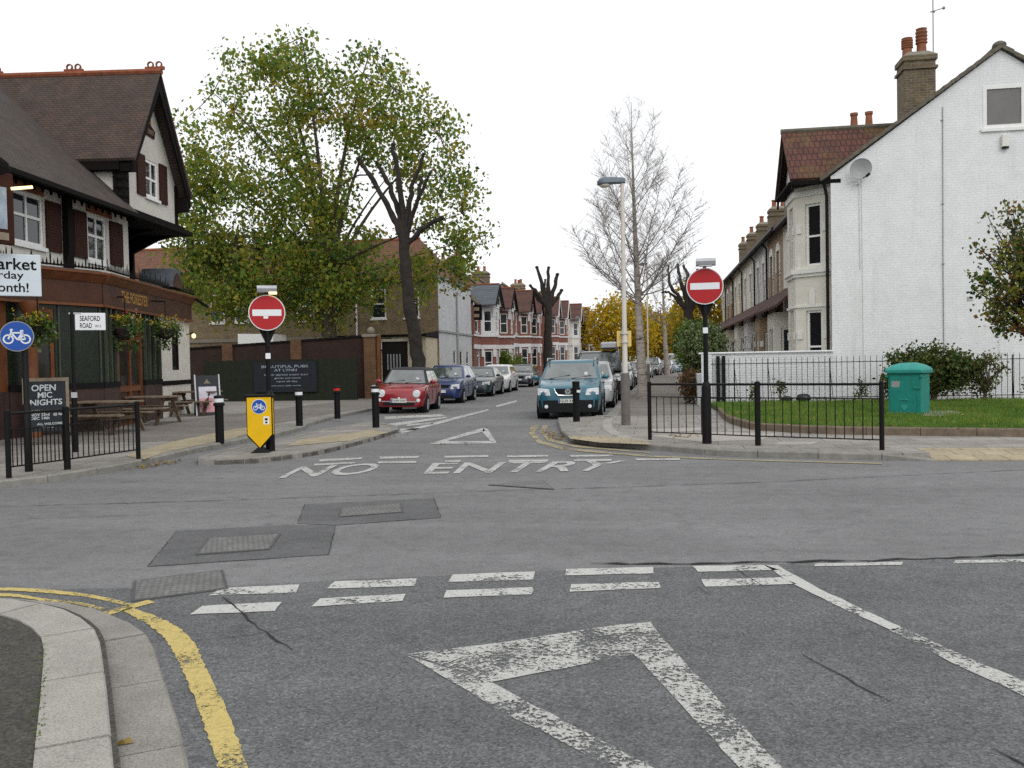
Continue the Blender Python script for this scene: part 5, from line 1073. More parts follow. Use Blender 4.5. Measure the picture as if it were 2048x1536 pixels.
# ================================================================ vehicles (front faces local -y)
def carpaint(name, c, rough=.25): 
    m, n, P, L = nodes(name); v = coords(n)
    L.new(ramp(n, L, noise(n, L, v, 2.2, 4), [(.3, mul(c,.94)), (.7, mul(c,1.05))]), P.inputs['Base Color'])
    L.new(ramp(n, L, noise(n, L, v, 5, 5), [(.3, (rough,)*3), (.7, (rough+.14,)*3)]), P.inputs['Roughness']); P.inputs['Coat Weight'].default_value = .7; P.inputs['Coat Roughness'].default_value = .06; P.inputs['Metallic'].default_value = .15
    return m
M['carglass'] = mat('car_glass', (.06,.075,.072), .04, .6, 2.5, spec=1.0, coat=.5); MATS['car_glass'].node_tree.nodes['Principled BSDF'].inputs['IOR'].default_value = 1.75; M['blackrubber'] = M['rubber']; M['plate'] = mat('plate_white', (.66,.66,.62), .4, .03); M['plateblue'] = mat('plate_blue', (.01,.05,.3), .4, .03)
M['indicator'] = mat('indicator_amber', (.5,.2,.05), .2, .1); M['taillight'] = mat('tail_red', (.3,.01,.01), .2, .1)
def lerp(a, b, t): return a+(b-a)*t
def smooth_tab(tab, n):                    # resample a table of rows along its first column
    ks = [r_[0] for r_ in tab]; out = []
    for i in range(n+1):
        x = ks[0]+(ks[-1]-ks[0])*(.5-.5*math.cos(math.pi*i/n)); 
        for j in range(len(ks)-1):
            if x <= ks[j+1]+1e-9: break
        t = (x-ks[j])/(ks[j+1]-ks[j]); out.append([lerp(a,b,t) for a, b in zip(tab[j],tab[j+1])])
    return out
def car(name, label, loc, rz, paint, L_=4.2, Wd=1.74, Hh=1.5, hood=.98, belt=1.0, clear=.2, wheel_r=.30, cowl=.26, wsb=.40, roof_end=.80, tail=.95, trunk=None, face='plain', plate='', lights='wide', rim='alloy', lower=None, group=None, cat='car', rails=False, roofw=.80, boxy=0.0, roofm=None, tilt=0.0, detail=True):
    t = thing(name, label, cat, loc, rz, group); t.rotation_euler = (0, tilt, rz); h = L_/2; w = Wd/2; trunk = trunk or belt
    nose = hood*(.80+.12*boxy)
    tab = [(0,.80,clear+.04,nose-.10),(.012,.88,clear+.02,nose-.03),(.04,.95,clear+.0,nose+.03),(.10,.99,clear,lerp(nose,hood,.55)),(.18,1.0,clear,lerp(nose,hood,.85)),(cowl,1.0,clear,hood),(cowl+.12,1.0,clear,belt),(.6,1.0,clear,belt+.01),(roof_end-.02,1.0,clear,belt+.02),(tail,.98,clear+.02,trunk),(.985,.94,clear+.1,trunk-.05),(1,.86,clear+.18,trunk-.14)]
    rings = []
    for y, wk, z0, zt in smooth_tab(tab, 34):
        Y = -h+y*L_; ww = w*wk; zm = lerp(z0,zt,.55)
        half = [(ww*.80,z0),(ww*.95,z0+.05),(ww*.985,lerp(z0,zm,.5)),(ww,zm),(ww*.985,lerp(zm,zt,.55)),(ww*.95,zt-.035),(ww*.88,zt),(ww*.45,zt+.022)]
        rings.append([(x,Y,z) for x,z in half]+[(0,Y,zt+.03)]+[(-x,Y,z) for x,z in reversed(half)])
    body = MB().loft(rings).build('body', paint, t, 42)
    # cabin: stack of rounded plan rings
    yb0, yb1 = -h+cowl*L_-.02, -h+tail*L_; yr0, yr1 = -h+wsb*L_, -h+roof_end*L_; bw_ = .12
    def ring(k, z):
        f, r_, W2 = lerp(yb0,yr0,k), lerp(yb1,yr1,k), lerp(w*.955,w*roofw,k); o = []
        for s in (-1,-.8,-.4,0,.4,.8,1): o.append((s*W2, f+bw_*(abs(s)**2.5)*1.6, z))
        for q in (.25,.5,.75): o.append((W2, lerp(f+bw_*1.6,r_-bw_,q), z))
        for s in (1,.8,.4,0,-.4,-.8,-1): o.append((s*W2, r_-bw_*(abs(s)**2.5), z))
        for q in (.75,.5,.25): o.append((-W2, lerp(f+bw_*1.6,r_-bw_,q), z))
        return o
    zs0, zs1 = belt-.04, Hh-.075
    rg = [ring(0,zs0), ring(.5,lerp(zs0,zs1,.5)), ring(1,zs1)]
    def inset(r_, k, z): c = sum((Vector(p) for p in r_), Vector())/len(r_); return [(lerp(p[0],c.x,k), lerp(p[1],c.y,k), z) for p in r_]
    rg += [inset(rg[-1],.05,Hh-.03), inset(rg[-1],.2,Hh-.006), inset(rg[-1],.6,Hh+.004)]
    MB().loft(rg).build('roof', roofm or paint, t, 50)
    # glass panels just proud of the cabin
    def P3(k, side, s):
        z = lerp(zs0,zs1,k); f, r_, W2 = lerp(yb0,yr0,k), lerp(yb1,yr1,k), lerp(w*.955,w*roofw,k)
        if side == 'f': return Vector((s*W2, f+bw_*(abs(s)**2.5)*1.6-.008, z+.004))
        if side == 'b': return Vector((s*W2, r_-bw_*(abs(s)**2.5)+.008, z+.004))
        sx = 1 if side == 'r' else -1; return Vector((sx*(W2+.006), lerp(f+bw_*1.6,r_-bw_,s), z))
    def panel(nm, side, s0, s1, k0, k1, n_=8, skew=0.0):
        mb = MB()
        for i in range(n_):
            a, b = lerp(s0,s1,i/n_), lerp(s0,s1,(i+1)/n_); mb.face(P3(k0,side,a), P3(k0,side,b), P3(k1,side,b), P3(k1,side,a))
        return mb.build(nm, M['carglass'], t, 60)
    panel('windscreen', 'f', -.90, .90, .10, .95); panel('rear_window', 'b', -.82, .82, .25, .92)
    for sd_ in 'lr':
        panel('side_window', sd_, .045, .45, .13, .90, 3); panel('side_window', sd_, .48, .78, .13, .90, 3)
        if detail: panel('side_window', sd_, .81, .95, .18, .88, 2)
    # wheels
    wy = (-h+.185*L_, -h+.80*L_); wr = wheel_r
    for y in wy:
        for s in (-1,1):
            xo = s*(w+.004)
            MB().lathe([(wr+.05,xo-s*.30),(wr+.05,xo)], 22, (0,y,wr+.01), 'x').build('wheel_arch', M['plastic'], t)
            ty = MB().lathe([(wr*.62,xo-s*.22),(wr*.93,xo-s*.22),(wr,xo-s*.19),(wr,xo-s*.02),(wr*.93,xo+s*.012),(wr*.64,xo+s*.014)], 24, (0,y,wr), 'x').build('wheel', M['rubber'], t, 40)
            rm = MB(); rm.lathe([(.05,xo+s*.0),(wr*.16,xo+s*.014),(wr*.2,xo+s*.008),(wr*.2,xo-s*.02)], 12, (0,y,wr), 'x'); rm.lathe([(wr*.66,xo+s*.016),(wr*.60,xo+s*.018),(wr*.56,xo-s*.03)], 20, (0,y,wr), 'x')
            for k in range(6):
                a = 2*math.pi*k/6; rm.bar((xo+s*.006,y+wr*.1*math.cos(a),wr+wr*.1*math.sin(a)), (xo+s*.012,y+wr*.60*math.cos(a),wr+wr*.60*math.sin(a)), .05, .02, up=(1,0,0))
            rm.build('rim', M[rim], ty)
    # nose
    yn = -h-.004; nz = nose
    if lower: 
        lb = MB(); rr = []
        for s in (-.9,-.75,-.4,0,.4,.75,.9): rr.append([(s*w*1.0, -h-.025+.22*max(0,abs(s)-.6)**1.2, z) for z in (clear+.01,clear+.34)]+[(s*w, -h+.25, clear+.34),(s*w,-h+.25,clear+.01)])
        lb.loft(rr).build('lower_bumper', M[lower], t, 40)
    if detail:
        for s in (-1,1):
            if lights == 'round':
                MB().lathe([(.02,-.06),(.11,-.055),(.125,-.03),(.125,.05)], 18, (0,0,0), 'y').build('headlight', M['lens'], t, 50).location = (s*w*.70,yn+.03,nz-.09)
                MB().lathe([(.01,-.04),(.06,-.035),(.065,.03)], 14, (0,0,0), 'y').build('headlight', M['lens'], t, 50).location = (s*w*.78,yn+.02,nz-.30)
            else:
                wl, hl = (.215,.10) if lights == 'wide' else (.18,.075)
                hd = MB(); x0 = s*w*.52; x1 = s*w*.93; zt = nz-.03; 
                hd.extr([(x0,yn-.03,zt-hl*1.9),(x1,yn+.055,zt-hl*1.7),(x1,yn+.075,zt+.02),(x0+s*.05,yn-.03,zt-.01)], (0,.22,0)); ho = hd.build('headlight', M['lens'], t, 30, bevel=.012)
                for q in (.35,.68):
                    xx = lerp(x0,x1,q); MB().lathe([(.01,-.004),(.045,0),(.05,.02)], 12, (0,0,0), 'y').build('reflector', M['chrome'], ho).location = (xx, yn-.038+.095*q, zt-hl*.95)
            m_ = MB(); m_.ball((s*(w+.10),yb0+.28,belt+.06), .10, .06, .07, 10, 6); m_.bar((s*(w-.03),yb0+.30,belt+.02),(s*(w+.08),yb0+.30,belt+.03),.04); m_.build('wing_mirror', paint, t, 50)
            MB().box(s*w*.62-.11,h-.02,trunk-.42,s*w*.62+.11,h+.006,trunk-.2).build('tail_light', M['taillight'], t)
        pz = clear+.30
        if face == 'grille':            # wide grille framed by a bright U, round emblem
            g = MB(); g.extr([(-.36,yn-.01,nz-.03),(.36,yn-.01,nz-.03),(.27,yn-.014,nz-.20),(-.27,yn-.014,nz-.20)], (0,.05,0)); go = g.build('grille', M['plastic'], t)
            u = MB(); u.tube([(-.38,yn-.012,nz-.01),(-.34,yn-.02,nz-.12),(-.27,yn-.024,nz-.205),(0,yn-.028,nz-.22),(.27,yn-.024,nz-.205),(.34,yn-.02,nz-.12),(.38,yn-.012,nz-.01)], .022, 8); u.build('grille_trim', M['chrome'], go, 40)
            e = MB()
            for k in range(18):
                a0, a1 = 2*math.pi*k/18, 2*math.pi*(k+1)/18; e.bar((.068*math.cos(a0),-.03,.068*math.sin(a0)),(.068*math.cos(a1),-.03,.068*math.sin(a1)),.016,.012,up=(0,1,0))
            for a, b in (((-.03,.055),(0,.008)),((.03,.055),(0,.008)),((-.052,.03),(-.026,-.05)),((-.026,-.05),(0,-.005)),((0,-.005),(.026,-.05)),((.026,-.05),(.052,.03))): e.bar((a[0],-.03,a[1]),(b[0],-.03,b[1]),.012,.012,up=(0,1,0))
            eo = e.build('emblem', M['chrome'], go); eo.location = (0,yn,nz-.11)
            for s in (-1,1): MB().lathe([(.01,-.02),(.05,-.015),(.055,.02)], 12, (0,0,0), 'y').build('fog_light', M['lens'], t).location = (s*w*.66,yn-.03,clear+.17)
            pz = nz-.36
        elif face == 'bright_bar':
            for s in (-1,1): MB().extr([(s*.05,yn-.012,nz-.24),(s*.26,yn-.008,nz-.225),(s*.26,yn-.008,nz-.26),(s*.05,yn-.012,nz-.29)], (0,.03,0)).build('chrome_bar', M['chrome'], t)
            MB().lathe([(.01,-.02),(.05,-.016),(.055,.02)], 16, (0,0,0), 'y').build('emblem', M['chrome'], t).location = (0,yn-.005,nz-.255)
            MB().box(-.52,yn-.02,clear+.07,.52,yn+.05,clear+.17).build('grille', M['plastic'], t, bevel=.015); MB().box(-.56,yn-.018,clear+.185,.56,yn+.02,clear+.215).build('chrome_strip', M['chrome'], t)
            pz = clear+.22
        elif face == 'twin':
            for s in (-1,1): MB().box(s*.035 if s>0 else -.25,yn-.012,nz-.18,.25 if s>0 else -.035,yn+.05,nz-.03).build('grille', M['plastic'], t, bevel=.03)
            MB().box(-.5,yn-.012,clear+.05,.5,yn+.03,clear+.16).build('intake', M['plastic'], t)
        else:
            MB().extr([(-.42,yn-.01,nz-.04),(.42,yn-.01,nz-.04),(.36,yn-.012,nz-.16),(-.36,yn-.012,nz-.16)], (0,.05,0)).build('grille', M['plastic'], t)
            MB().box(-.55,yn-.012,clear+.04,.55,yn+.03,clear+.15).build('intake', M['plastic'], t)
        if plate:
            po = MB().box(-.26,yn-.045,pz-.055,.26,yn-.028,pz+.055).build('number_plate', M['plate'], t)
            mb = MB(); plate.strip() and put_text(mb, plate, (-.20,yn-.0475,pz-.036), (1,0,0), (0,0,1), .42, .072, .01); plate.strip() and mb.build('plate_lettering', M['blackmatt'], po); MB().box(-.255,yn-.0465,pz-.05,-.215,yn-.044,pz+.05).build('plate_band', M['plateblue'], po)
        MB().box(w*.45,yb0-.0+.22,belt+.12,w*.45+.09,yb0+.23,belt+.20).build('tax_disc', M['signwhite'], t).location.y = -.10 if False else 0
        MB().box(-w*.86,-h+cowl*L_*.30,nz+.06,-w*.86+.004,-h+cowl*L_*.3+.02,nz+.064).build('washer', M['plastic'], t)
        wp = MB(); wp.bar(P3(.11,'f',-.7)+Vector((0,-.015,0)), P3(.30,'f',.0)+Vector((0,-.015,0)), .014); wp.bar(P3(.11,'f',.05)+Vector((0,-.015,0)), P3(.26,'f',.72)+Vector((0,-.015,0)), .014); wp.build('wiper', M['plastic'], t)
        dl_ = MB()
        for s in (-1,1):
            for q in (.44,.68): y = -h+q*L_; dl_.box(s*(w+.002)-.004,y-.006,clear+.22,s*(w+.002)+.004,y+.006,belt-.08)
            for q in (.57,.80): y = -h+q*L_; dl_.box(s*(w+.0)-.012,y-.09,belt-.17,s*(w+.0)+.016,y+.06,belt-.14)
        dl_.build('door_trim', M['plastic'], t)
    if rails:
        for s in (-1,1): mb = MB(); mb.tube([(s*w*roofw*.96,yr0+.02,Hh-.02),(s*w*roofw*.96,yr0+.12,Hh+.045),(s*w*roofw*.96,yr1-.15,Hh+.045),(s*w*roofw*.96,yr1-.05,Hh-.02)], .02, 8); mb.build('roof_rail', M['galv'], t, 40)
    return t
GL, GR = 'cars parked along the left kerb', 'vehicles parked along the right kerb'
P = {k: carpaint('paint_'+k, c) for k, c in dict(red=(.27,.006,.014), blue=(.010,.028,.12), teal=(.014,.032,.036), white=(.66,.66,.67), navy=(.012,.015,.028), mpv=(.010,.112,.165), silver=(.40,.41,.42), black=(.010,.010,.011), greysilver=(.28,.29,.30), maroon=(.06,.018,.02), paleblue=(.16,.25,.33)).items()}
P['softtop'] = mat('soft_top_black', (.03,.03,.033), .7, .2)
car('parked_car', 'small red hatchback with round headlights at the front of the left row', (-8.18,29.25,0), R(4), P['red'], 3.55, 1.63, 1.49, .93, .96, .20, .29, .23, .36, .84, .965, face='bright_bar', plate='KD09 NXJ', lights='round', group=GL, roofw=.72, tilt=R(1.5), roofm=P['softtop'])
car('parked_car', 'dark blue hatchback parked just behind the small red car', (-8.32,35.9,0), R(1), P['blue'], 3.9, 1.68, 1.53, 1.0, 1.02, .2, .29, .22, .38, .84, .96, face='plain', plate=' ', group=GL, roofw=.74, tilt=R(1.2))
car('parked_car', 'dark green black saloon third in the left row', (-8.30,42.6,0), R(.5), P['teal'], 4.45, 1.74, 1.40, .92, .95, .19, .31, .29, .42, .74, .92, .97, face='twin', plate=' ', lights='narrow', group=GL, roofw=.72, tilt=R(1.2))
car('parked_car', 'white hatchback partly hidden behind the dark green saloon', (-8.28,47.4,0), R(.5), P['white'], 4.2, 1.74, 1.48, .95, .98, .19, .31, .25, .38, .84, .96, plate=' ', group=GL, roofw=.74, tilt=R(1))
car('parked_car', 'dark navy saloon standing apart at the far end of the left row', (-8.35,57.2,0), R(0), P['navy'], 4.5, 1.78, 1.44, .93, .97, .19, .32, .28, .42, .76, .93, .99, face='plain', plate=' ', lights='wide', group=GL, roofw=.73, tilt=R(1))
car('people_carrier', 'teal blue people carrier with round badge in front of the black bollard', (-2.33,26.25,0), R(1.5), P['mpv'], 4.39, 1.80, 1.63, 1.06, 1.08, .19, .32, .20, .37, .90, .985, face='grille', plate='GL05 KKP', lower='plastic', group=GR, rails=True, roofw=.80, boxy=.2)
car('parked_car', 'silver hatchback squeezed behind the teal people carrier', (-2.15,31.4,0), R(.5), P['silver'], 4.2, 1.74, 1.56, .98, 1.0, .19, .31, .24, .38, .86, .97, face='plain', plate=' ', group=GR, roofw=.76)
v = car('camper_van', 'tall black van with a grey roof box towering behind the people carrier', (-2.12,37.0,0), R(.5), P['black'], 4.9, 1.92, 1.98, 1.14, 1.22, .22, .34, .15, .27, .975, .995, face='plain', plate=' ', group=GR, cat='van', roofw=.86, boxy=.6, rails=True)
rb = [(x,y) for x,y in ((-.28,-1.0),(.28,-1.0),(.34,-.8),(.34,.8),(.28,1.0),(-.28,1.0),(-.34,.8),(-.34,-.8))]
bx = MB().loft([[(x*k,y*k,z) for x,y in rb] for k,z in ((.9,0),(1,.06),(1,.22),(.85,.29))]).build('roof_box', M['galv'], None, 40); bx.location = (-1.72,37.0,2.055); tag(bx, 'grey roof box strapped on top of the tall black van', 'roof box')
car('parked_car', 'grey silver off-roader behind the black van beside the lamp post', (-2.02,42.6,0), R(-.5), P['greysilver'], 4.4, 1.80, 1.70, 1.05, 1.08, .24, .34, .24, .36, .92, .98, plate=' ', group=GR, roofw=.8, boxy=.4, rails=True)
car('parked_car', 'pale silver car behind the grey off-roader, left of the birch', (-1.85,48.4,0), R(-1), P['silver'], 4.2, 1.74, 1.48, .95, .98, .19, .31, .25, .38, .85, .96, plate=' ', group=GR)
car('parked_car', 'dark car mostly hidden left of the birch trunk', (-1.65,55,0), R(-1), P['navy'], 4.2, 1.74, 1.47, .95, .98, .19, .31, .25, .38, .85, .96, group=GR)
far_ = [('black off-roader seen between the birch and the second pale trunk', 'black', 1302, 84, 1.75, R(-6)), ('dark maroon car just right of the second pale trunk', 'maroon', 1328, 93, 1.5, R(-7)), ('light blue car at the far right end of the row', 'paleblue', 1347, 101, 1.5, R(-8)), ('silver car half seen behind the black off-roader', 'silver', 1283, 74, 1.48, R(-4))]
for lab, p, u, y, hh, rz in far_:
    x = on_y(u, 740, y).x; car('parked_car', lab, (x,y,0), rz, P[p], 4.3, 1.76, hh, hh*.63, hh*.65, .2, .32, .25, .38, .86, .96, plate='', group=GR, detail=True)
x = on_y(1352,715,116).x; car('delivery_van', 'pale blue white van at the far end of the street', (x,118,0), R(-8), P['white'], 5.2, 1.95, 2.3, 1.25, 1.35, .22, .34, .15, .26, .975, .995, group=GR, cat='van', roofw=.88, boxy=.6)
# ================================================================ trees, hedges, grass, fallen leaves
def leaf_mesh(name, centres, spread, per, size, mats, parent=None, flat=.35, mix=None, droop=0.0):
    """many small folded leaves scattered round the given twig points"""
    C_ = np.asarray(centres, float); N = len(C_)*per
    c = np.repeat(C_, per, 0) + rng.normal(0, 1, (N,3))*np.asarray(spread)
    sz = size*rng.uniform(.6, 1.35, (N,1))
    nrm = rng.normal(0, 1, (N,3)); nrm[:,2] += flat*2; nrm /= np.linalg.norm(nrm, axis=1)[:,None]
    a = np.cross(nrm, rng.normal(0, 1, (N,3))); a[:,2] -= droop; a /= np.linalg.norm(a, axis=1)[:,None]; b = np.cross(nrm, a)
    k = nrm*.22
    v = np.stack([c-a*sz*.55, c+b*sz*.42+a*sz*.05+k*sz*.5, c+a*sz*.6, c-b*sz*.42+a*sz*.05+k*sz*.5], 1).reshape(-1,3)
    me = bpy.data.meshes.new(name); me.vertices.add(N*4); me.vertices.foreach_set('co', v.ravel())
    me.loops.add(N*4); me.loops.foreach_set('vertex_index', np.arange(N*4)); me.polygons.add(N); me.polygons.foreach_set('loop_start', np.arange(0,N*4,4))
    for m in mats: me.materials.append(m)
    if len(mats) > 1:
        base = np.repeat(rng.choice(len(mats), len(C_), p=mix), per); sw = rng.random(N) < .35; base[sw] = rng.choice(len(mats), sw.sum(), p=mix)
        me.polygons.foreach_set('material_index', base.astype(np.int32))
    me.update(calc_edges=True); o = bpy.data.objects.new(name, me); col.objects.link(o)
    if parent: o.parent = parent
    return o
LF = dict(green=leafmat('leaf_green', (.15,.235,.035), .52), olive=leafmat('leaf_olive', (.28,.29,.04), .52), yellow=leafmat('leaf_yellow', (.38,.29,.03), .5), dark=leafmat('leaf_dark', (.04,.10,.02)), rust=leafmat('leaf_rust', (.20,.095,.022)),
          gold=leafmat('leaf_gold', (.52,.35,.014), .45), goldd=leafmat('leaf_gold_dark', (.32,.21,.014), .45), brown=leafmat('leaf_brown', (.12,.06,.03)), grey=leafmat('leaf_grey_green', (.22,.27,.14)), hedge=leafmat('leaf_hedge', (.075,.09,.025)), hedgel=leafmat('leaf_hedge_light', (.15,.165,.04)))
def curve(a, b, bend, n=7):
    a, b = Vector(a), Vector(b); return [a.lerp(b,t)+Vector(bend)*(4*t*(1-t)) for t in [i/n for i in range(n+1)]]
# ---- the big leafy tree behind the fence
tx, ty = on_y(660,700,41).x, 41.0; sc_ = (Vector((tx,ty,1.6))-Vector((0,0,EYE))).dot(fwd)/FOC
T = thing('leafy_tree', 'big yellow green broadleaf tree rising behind the green fence', 'tree', (tx,ty,PZ))
def tl(u, v): p = on_y(u, v, 41.0); return (p.x-tx, p.z-PZ)
lobes = [(480,420,110,130,3.0),(430,300,75,110,2.6),(545,230,115,150,3.4),(600,160,75,85,2.6),(735,172,75,90,2.6),(760,260,85,110,3.0),(650,320,110,140,3.6),(850,300,85,105,2.6),(880,400,75,95,2.4),(640,470,120,80,3.4),(420,470,80,90,2.6),(560,530,120,70,3.2),(690,560,60,80,2.0),(660,620,55,55,1.8),(450,580,90,55,2.4),(810,560,70,50,2.2),(900,540,55,40,1.6),(945,480,38,35,1.0),(400,380,55,80,2.0),(590,400,120,90,3.4),(430,570,95,70,2.4),(520,610,95,45,2.4),(640,560,90,80,2.6),(400,500,60,60,2.0)]
cen = []; tips = []
for u, v, ru, rv, ry in lobes:
    x0, z0 = tl(u, v); rx, rz_ = ru*sc_, rv*sc_; n_ = int(13*(rx*rz_*ry)**.62)
    for _ in range(n_):
        d = Vector(rng.normal(0,1,3)).normalized(); r_ = rng.uniform(.35,1.0)**.5
        cen.append((x0+d.x*rx*r_, d.y*ry*r_, z0+d.z*rz_*r_))
cen = [c for c in cen if c[2] > 2.6]; cen = [c for c in cen if not (abs(tl(697,0)[0]-c[0]) < .42 and c[2] > tl(0,215)[1])]
hole = [(tl(u,v), r_*sc_) for u, v, r_ in ((545,330,26),(470,300,24),(620,270,22),(700,330,34),(720,430,30),(520,470,26),(600,430,20),(440,420,24),(760,360,24),(430,230,22),(820,390,26),(560,200,18),(880,330,18),(700,210,20))]
cen = [c for c in cen if not any(abs(c[0]-h[0][0]) < h[1] and abs(c[2]-h[0][1]) < h[1]*1.3 for h in hole)]
tr = MB(); base = Vector((0,0,-.1)); top = Vector((.1,0,tl(650,480)[1]))
tr.tube([base,(0,0,1.2),(-.03,0,3.2),top], [.50,.42,.36,.30], 12); limbs = []
for u, v, y_, r_ in ((380,330,.5,.12),(450,200,-1.2,.13),(545,120,.8,.15),(610,80,-.4,.15),(735,90,.5,.15),(800,190,-1.2,.13),(870,260,.8,.12),(930,430,-.5,.10),(400,470,-1.0,.10),(480,330,1.6,.12),(680,240,1.5,.13),(600,260,-1.8,.12),(970,470,.2,.07),(760,330,1.8,.11)):
    x, z = tl(u, v); st = top.lerp(Vector((0,0,3.4)), random.uniform(0,.6)); pts = curve(st, (x,y_,z), (-.12*x, 0, .10*z*.3-.3), 8); tr.tube(pts, [r_*(1-.85*k/8) for k in range(9)], 7); limbs += pts[2:]
L_ = np.array([tuple(p) for p in limbs])
for c in random.sample(cen, min(460, len(cen))):
    d = np.linalg.norm(L_-np.array(c), axis=1); p = limbs[int(np.argmin(d))]
    if d.min() > .25: tr.tube(curve(p, c, (0,0,-.06*d.min()), 3), [.032,.022,.014,.007], 4, False)
tr.build('trunk', M['barkmid'], T, 60)
leaf_mesh('crown', cen, (.37,.37,.32), 34, .185, [LF['green'],LF['olive'],LF['yellow'],LF['dark'],LF['rust']], T, .25, [.45,.40,.07,.07,.01], .35)
# ---- pollarded trees
def pollard(label, base, trunk_px, limbs_px, y, r0_, twigs=0, leafy=False):
    t = thing('pollarded_tree', label, 'tree', base, 0, 'pollarded street trees'); mb = MB()
    q = lambda u, v, dy=0: on_y(u, v, y)+Vector((0,dy,0))-Vector(base)
    pts = [Vector((0,0,-.1))]+[q(u,v) for u,v in trunk_px]; n_ = len(pts)
    pts2 = []; rr = []
    for i in range(n_-1):
        for k in range(4): tt = k/4; pts2.append(pts[i].lerp(pts[i+1],tt)+Vector((random.gauss(0,.025),random.gauss(0,.025),0))*(i>0)); rr.append(r0_*(1-.32*(i+tt)/(n_-1))*random.uniform(.93,1.07)*(1.25 if i+tt < .1 else 1))
    pts2.append(pts[-1]); rr.append(r0_*.72); mb.tube(pts2, rr, 14); mb.build('trunk', M['bark'], t, 60); cr = MB()
    for path, ra, rb_ in limbs_px:
        dy = random.uniform(-.7,.7); p = [q(u,v,dy*i/(len(path)-1)) for i,(u,v) in enumerate(path)]; pp = []
        for i in range(len(p)-1):
            for k in range(4): pp.append(p[i].lerp(p[i+1],k/4)+Vector((random.gauss(0,.03),random.gauss(0,.03),random.gauss(0,.02))))
        pp.append(p[-1]); m_ = len(pp); cr.tube(pp, [lerp(ra,rb_,i/(m_-1))*random.uniform(.88,1.12) for i in range(m_)], 9); cr.ball(pp[-1], rb_*1.35, rb_*1.35, rb_*1.1, 8, 5)
        for _ in range(twigs):
            s = random.choice(pp[m_//2:]); d = Vector((random.gauss(0,.35),random.gauss(0,.3),random.uniform(.2,.8))); cr.tube(curve(s, s+d, (0,0,.05), 3), [.012,.01,.008,.004], 4, False)
    cr.build('branches', M['bark'], t, 60); return t
y = 37.6; b = Vector((on_y(838,745,y).x, y, PZ))
pollard('dark pollarded tree standing before the leafy tree behind the red car', b, [(836,720),(828,660),(818,600),(812,540),(808,470)],
        [([(806,478),(790,440),(770,400),(742,352),(720,320)],.16,.085),([(808,476),(795,420),(775,370),(752,330)],.145,.08),([(810,476),(803,400),(797,340),(790,292)],.155,.09),([(812,474),(818,420),(832,360),(852,312)],.145,.065),([(816,470),(836,410),(868,352)],.12,.05),([(812,490),(840,465),(872,445),(888,438)],.13,.08),([(806,470),(798,430),(788,400)],.12,.07),([(740,350),(716,352),(688,372),(660,388)],.04,.02),([(836,400),(838,362),(835,350)],.09,.07)], y, .33, 3)
y = 80.0; b = Vector((on_y(1096,735,y).x, y, PZ))
pollard('dark pollarded tree in front of the red brick terrace', b, [(1096,715),(1095,680),(1097,640),(1096,605)],
        [([(1094,610),(1085,575),(1074,535)],.26,.13),([(1096,608),(1096,570),(1097,535)],.24,.12),([(1098,608),(1108,575),(1114,548)],.26,.14),([(1092,612),(1078,590),(1062,572)],.24,.12),([(1099,612),(1112,598),(1122,580)],.22,.14),([(1093,612),(1076,600),(1066,578)],.16,.10),([(1096,606),(1090,580),(1091,560)],.14,.09)], y, .46, 1)
y = 46.0; b = Vector((on_y(1377,740,y).x, y, PZ))
pollard('dark pollarded tree just left of the right no entry sign', b, [(1378,700),(1377,650),(1376,620)],
        [([(1374,625),(1362,600),(1345,580),(1336,555),(1337,532)],.12,.05),([(1376,622),(1370,590),(1360,560),(1355,530)],.15,.06),([(1379,622),(1385,590),(1392,560),(1395,540)],.15,.07),([(1376,622),(1374,580),(1376,548),(1368,530)],.14,.06),([(1374,625),(1352,595),(1336,585),(1324,586)],.10,.04),([(1380,622),(1400,590),(1416,560)],.13,.05)], y, .34, 3)
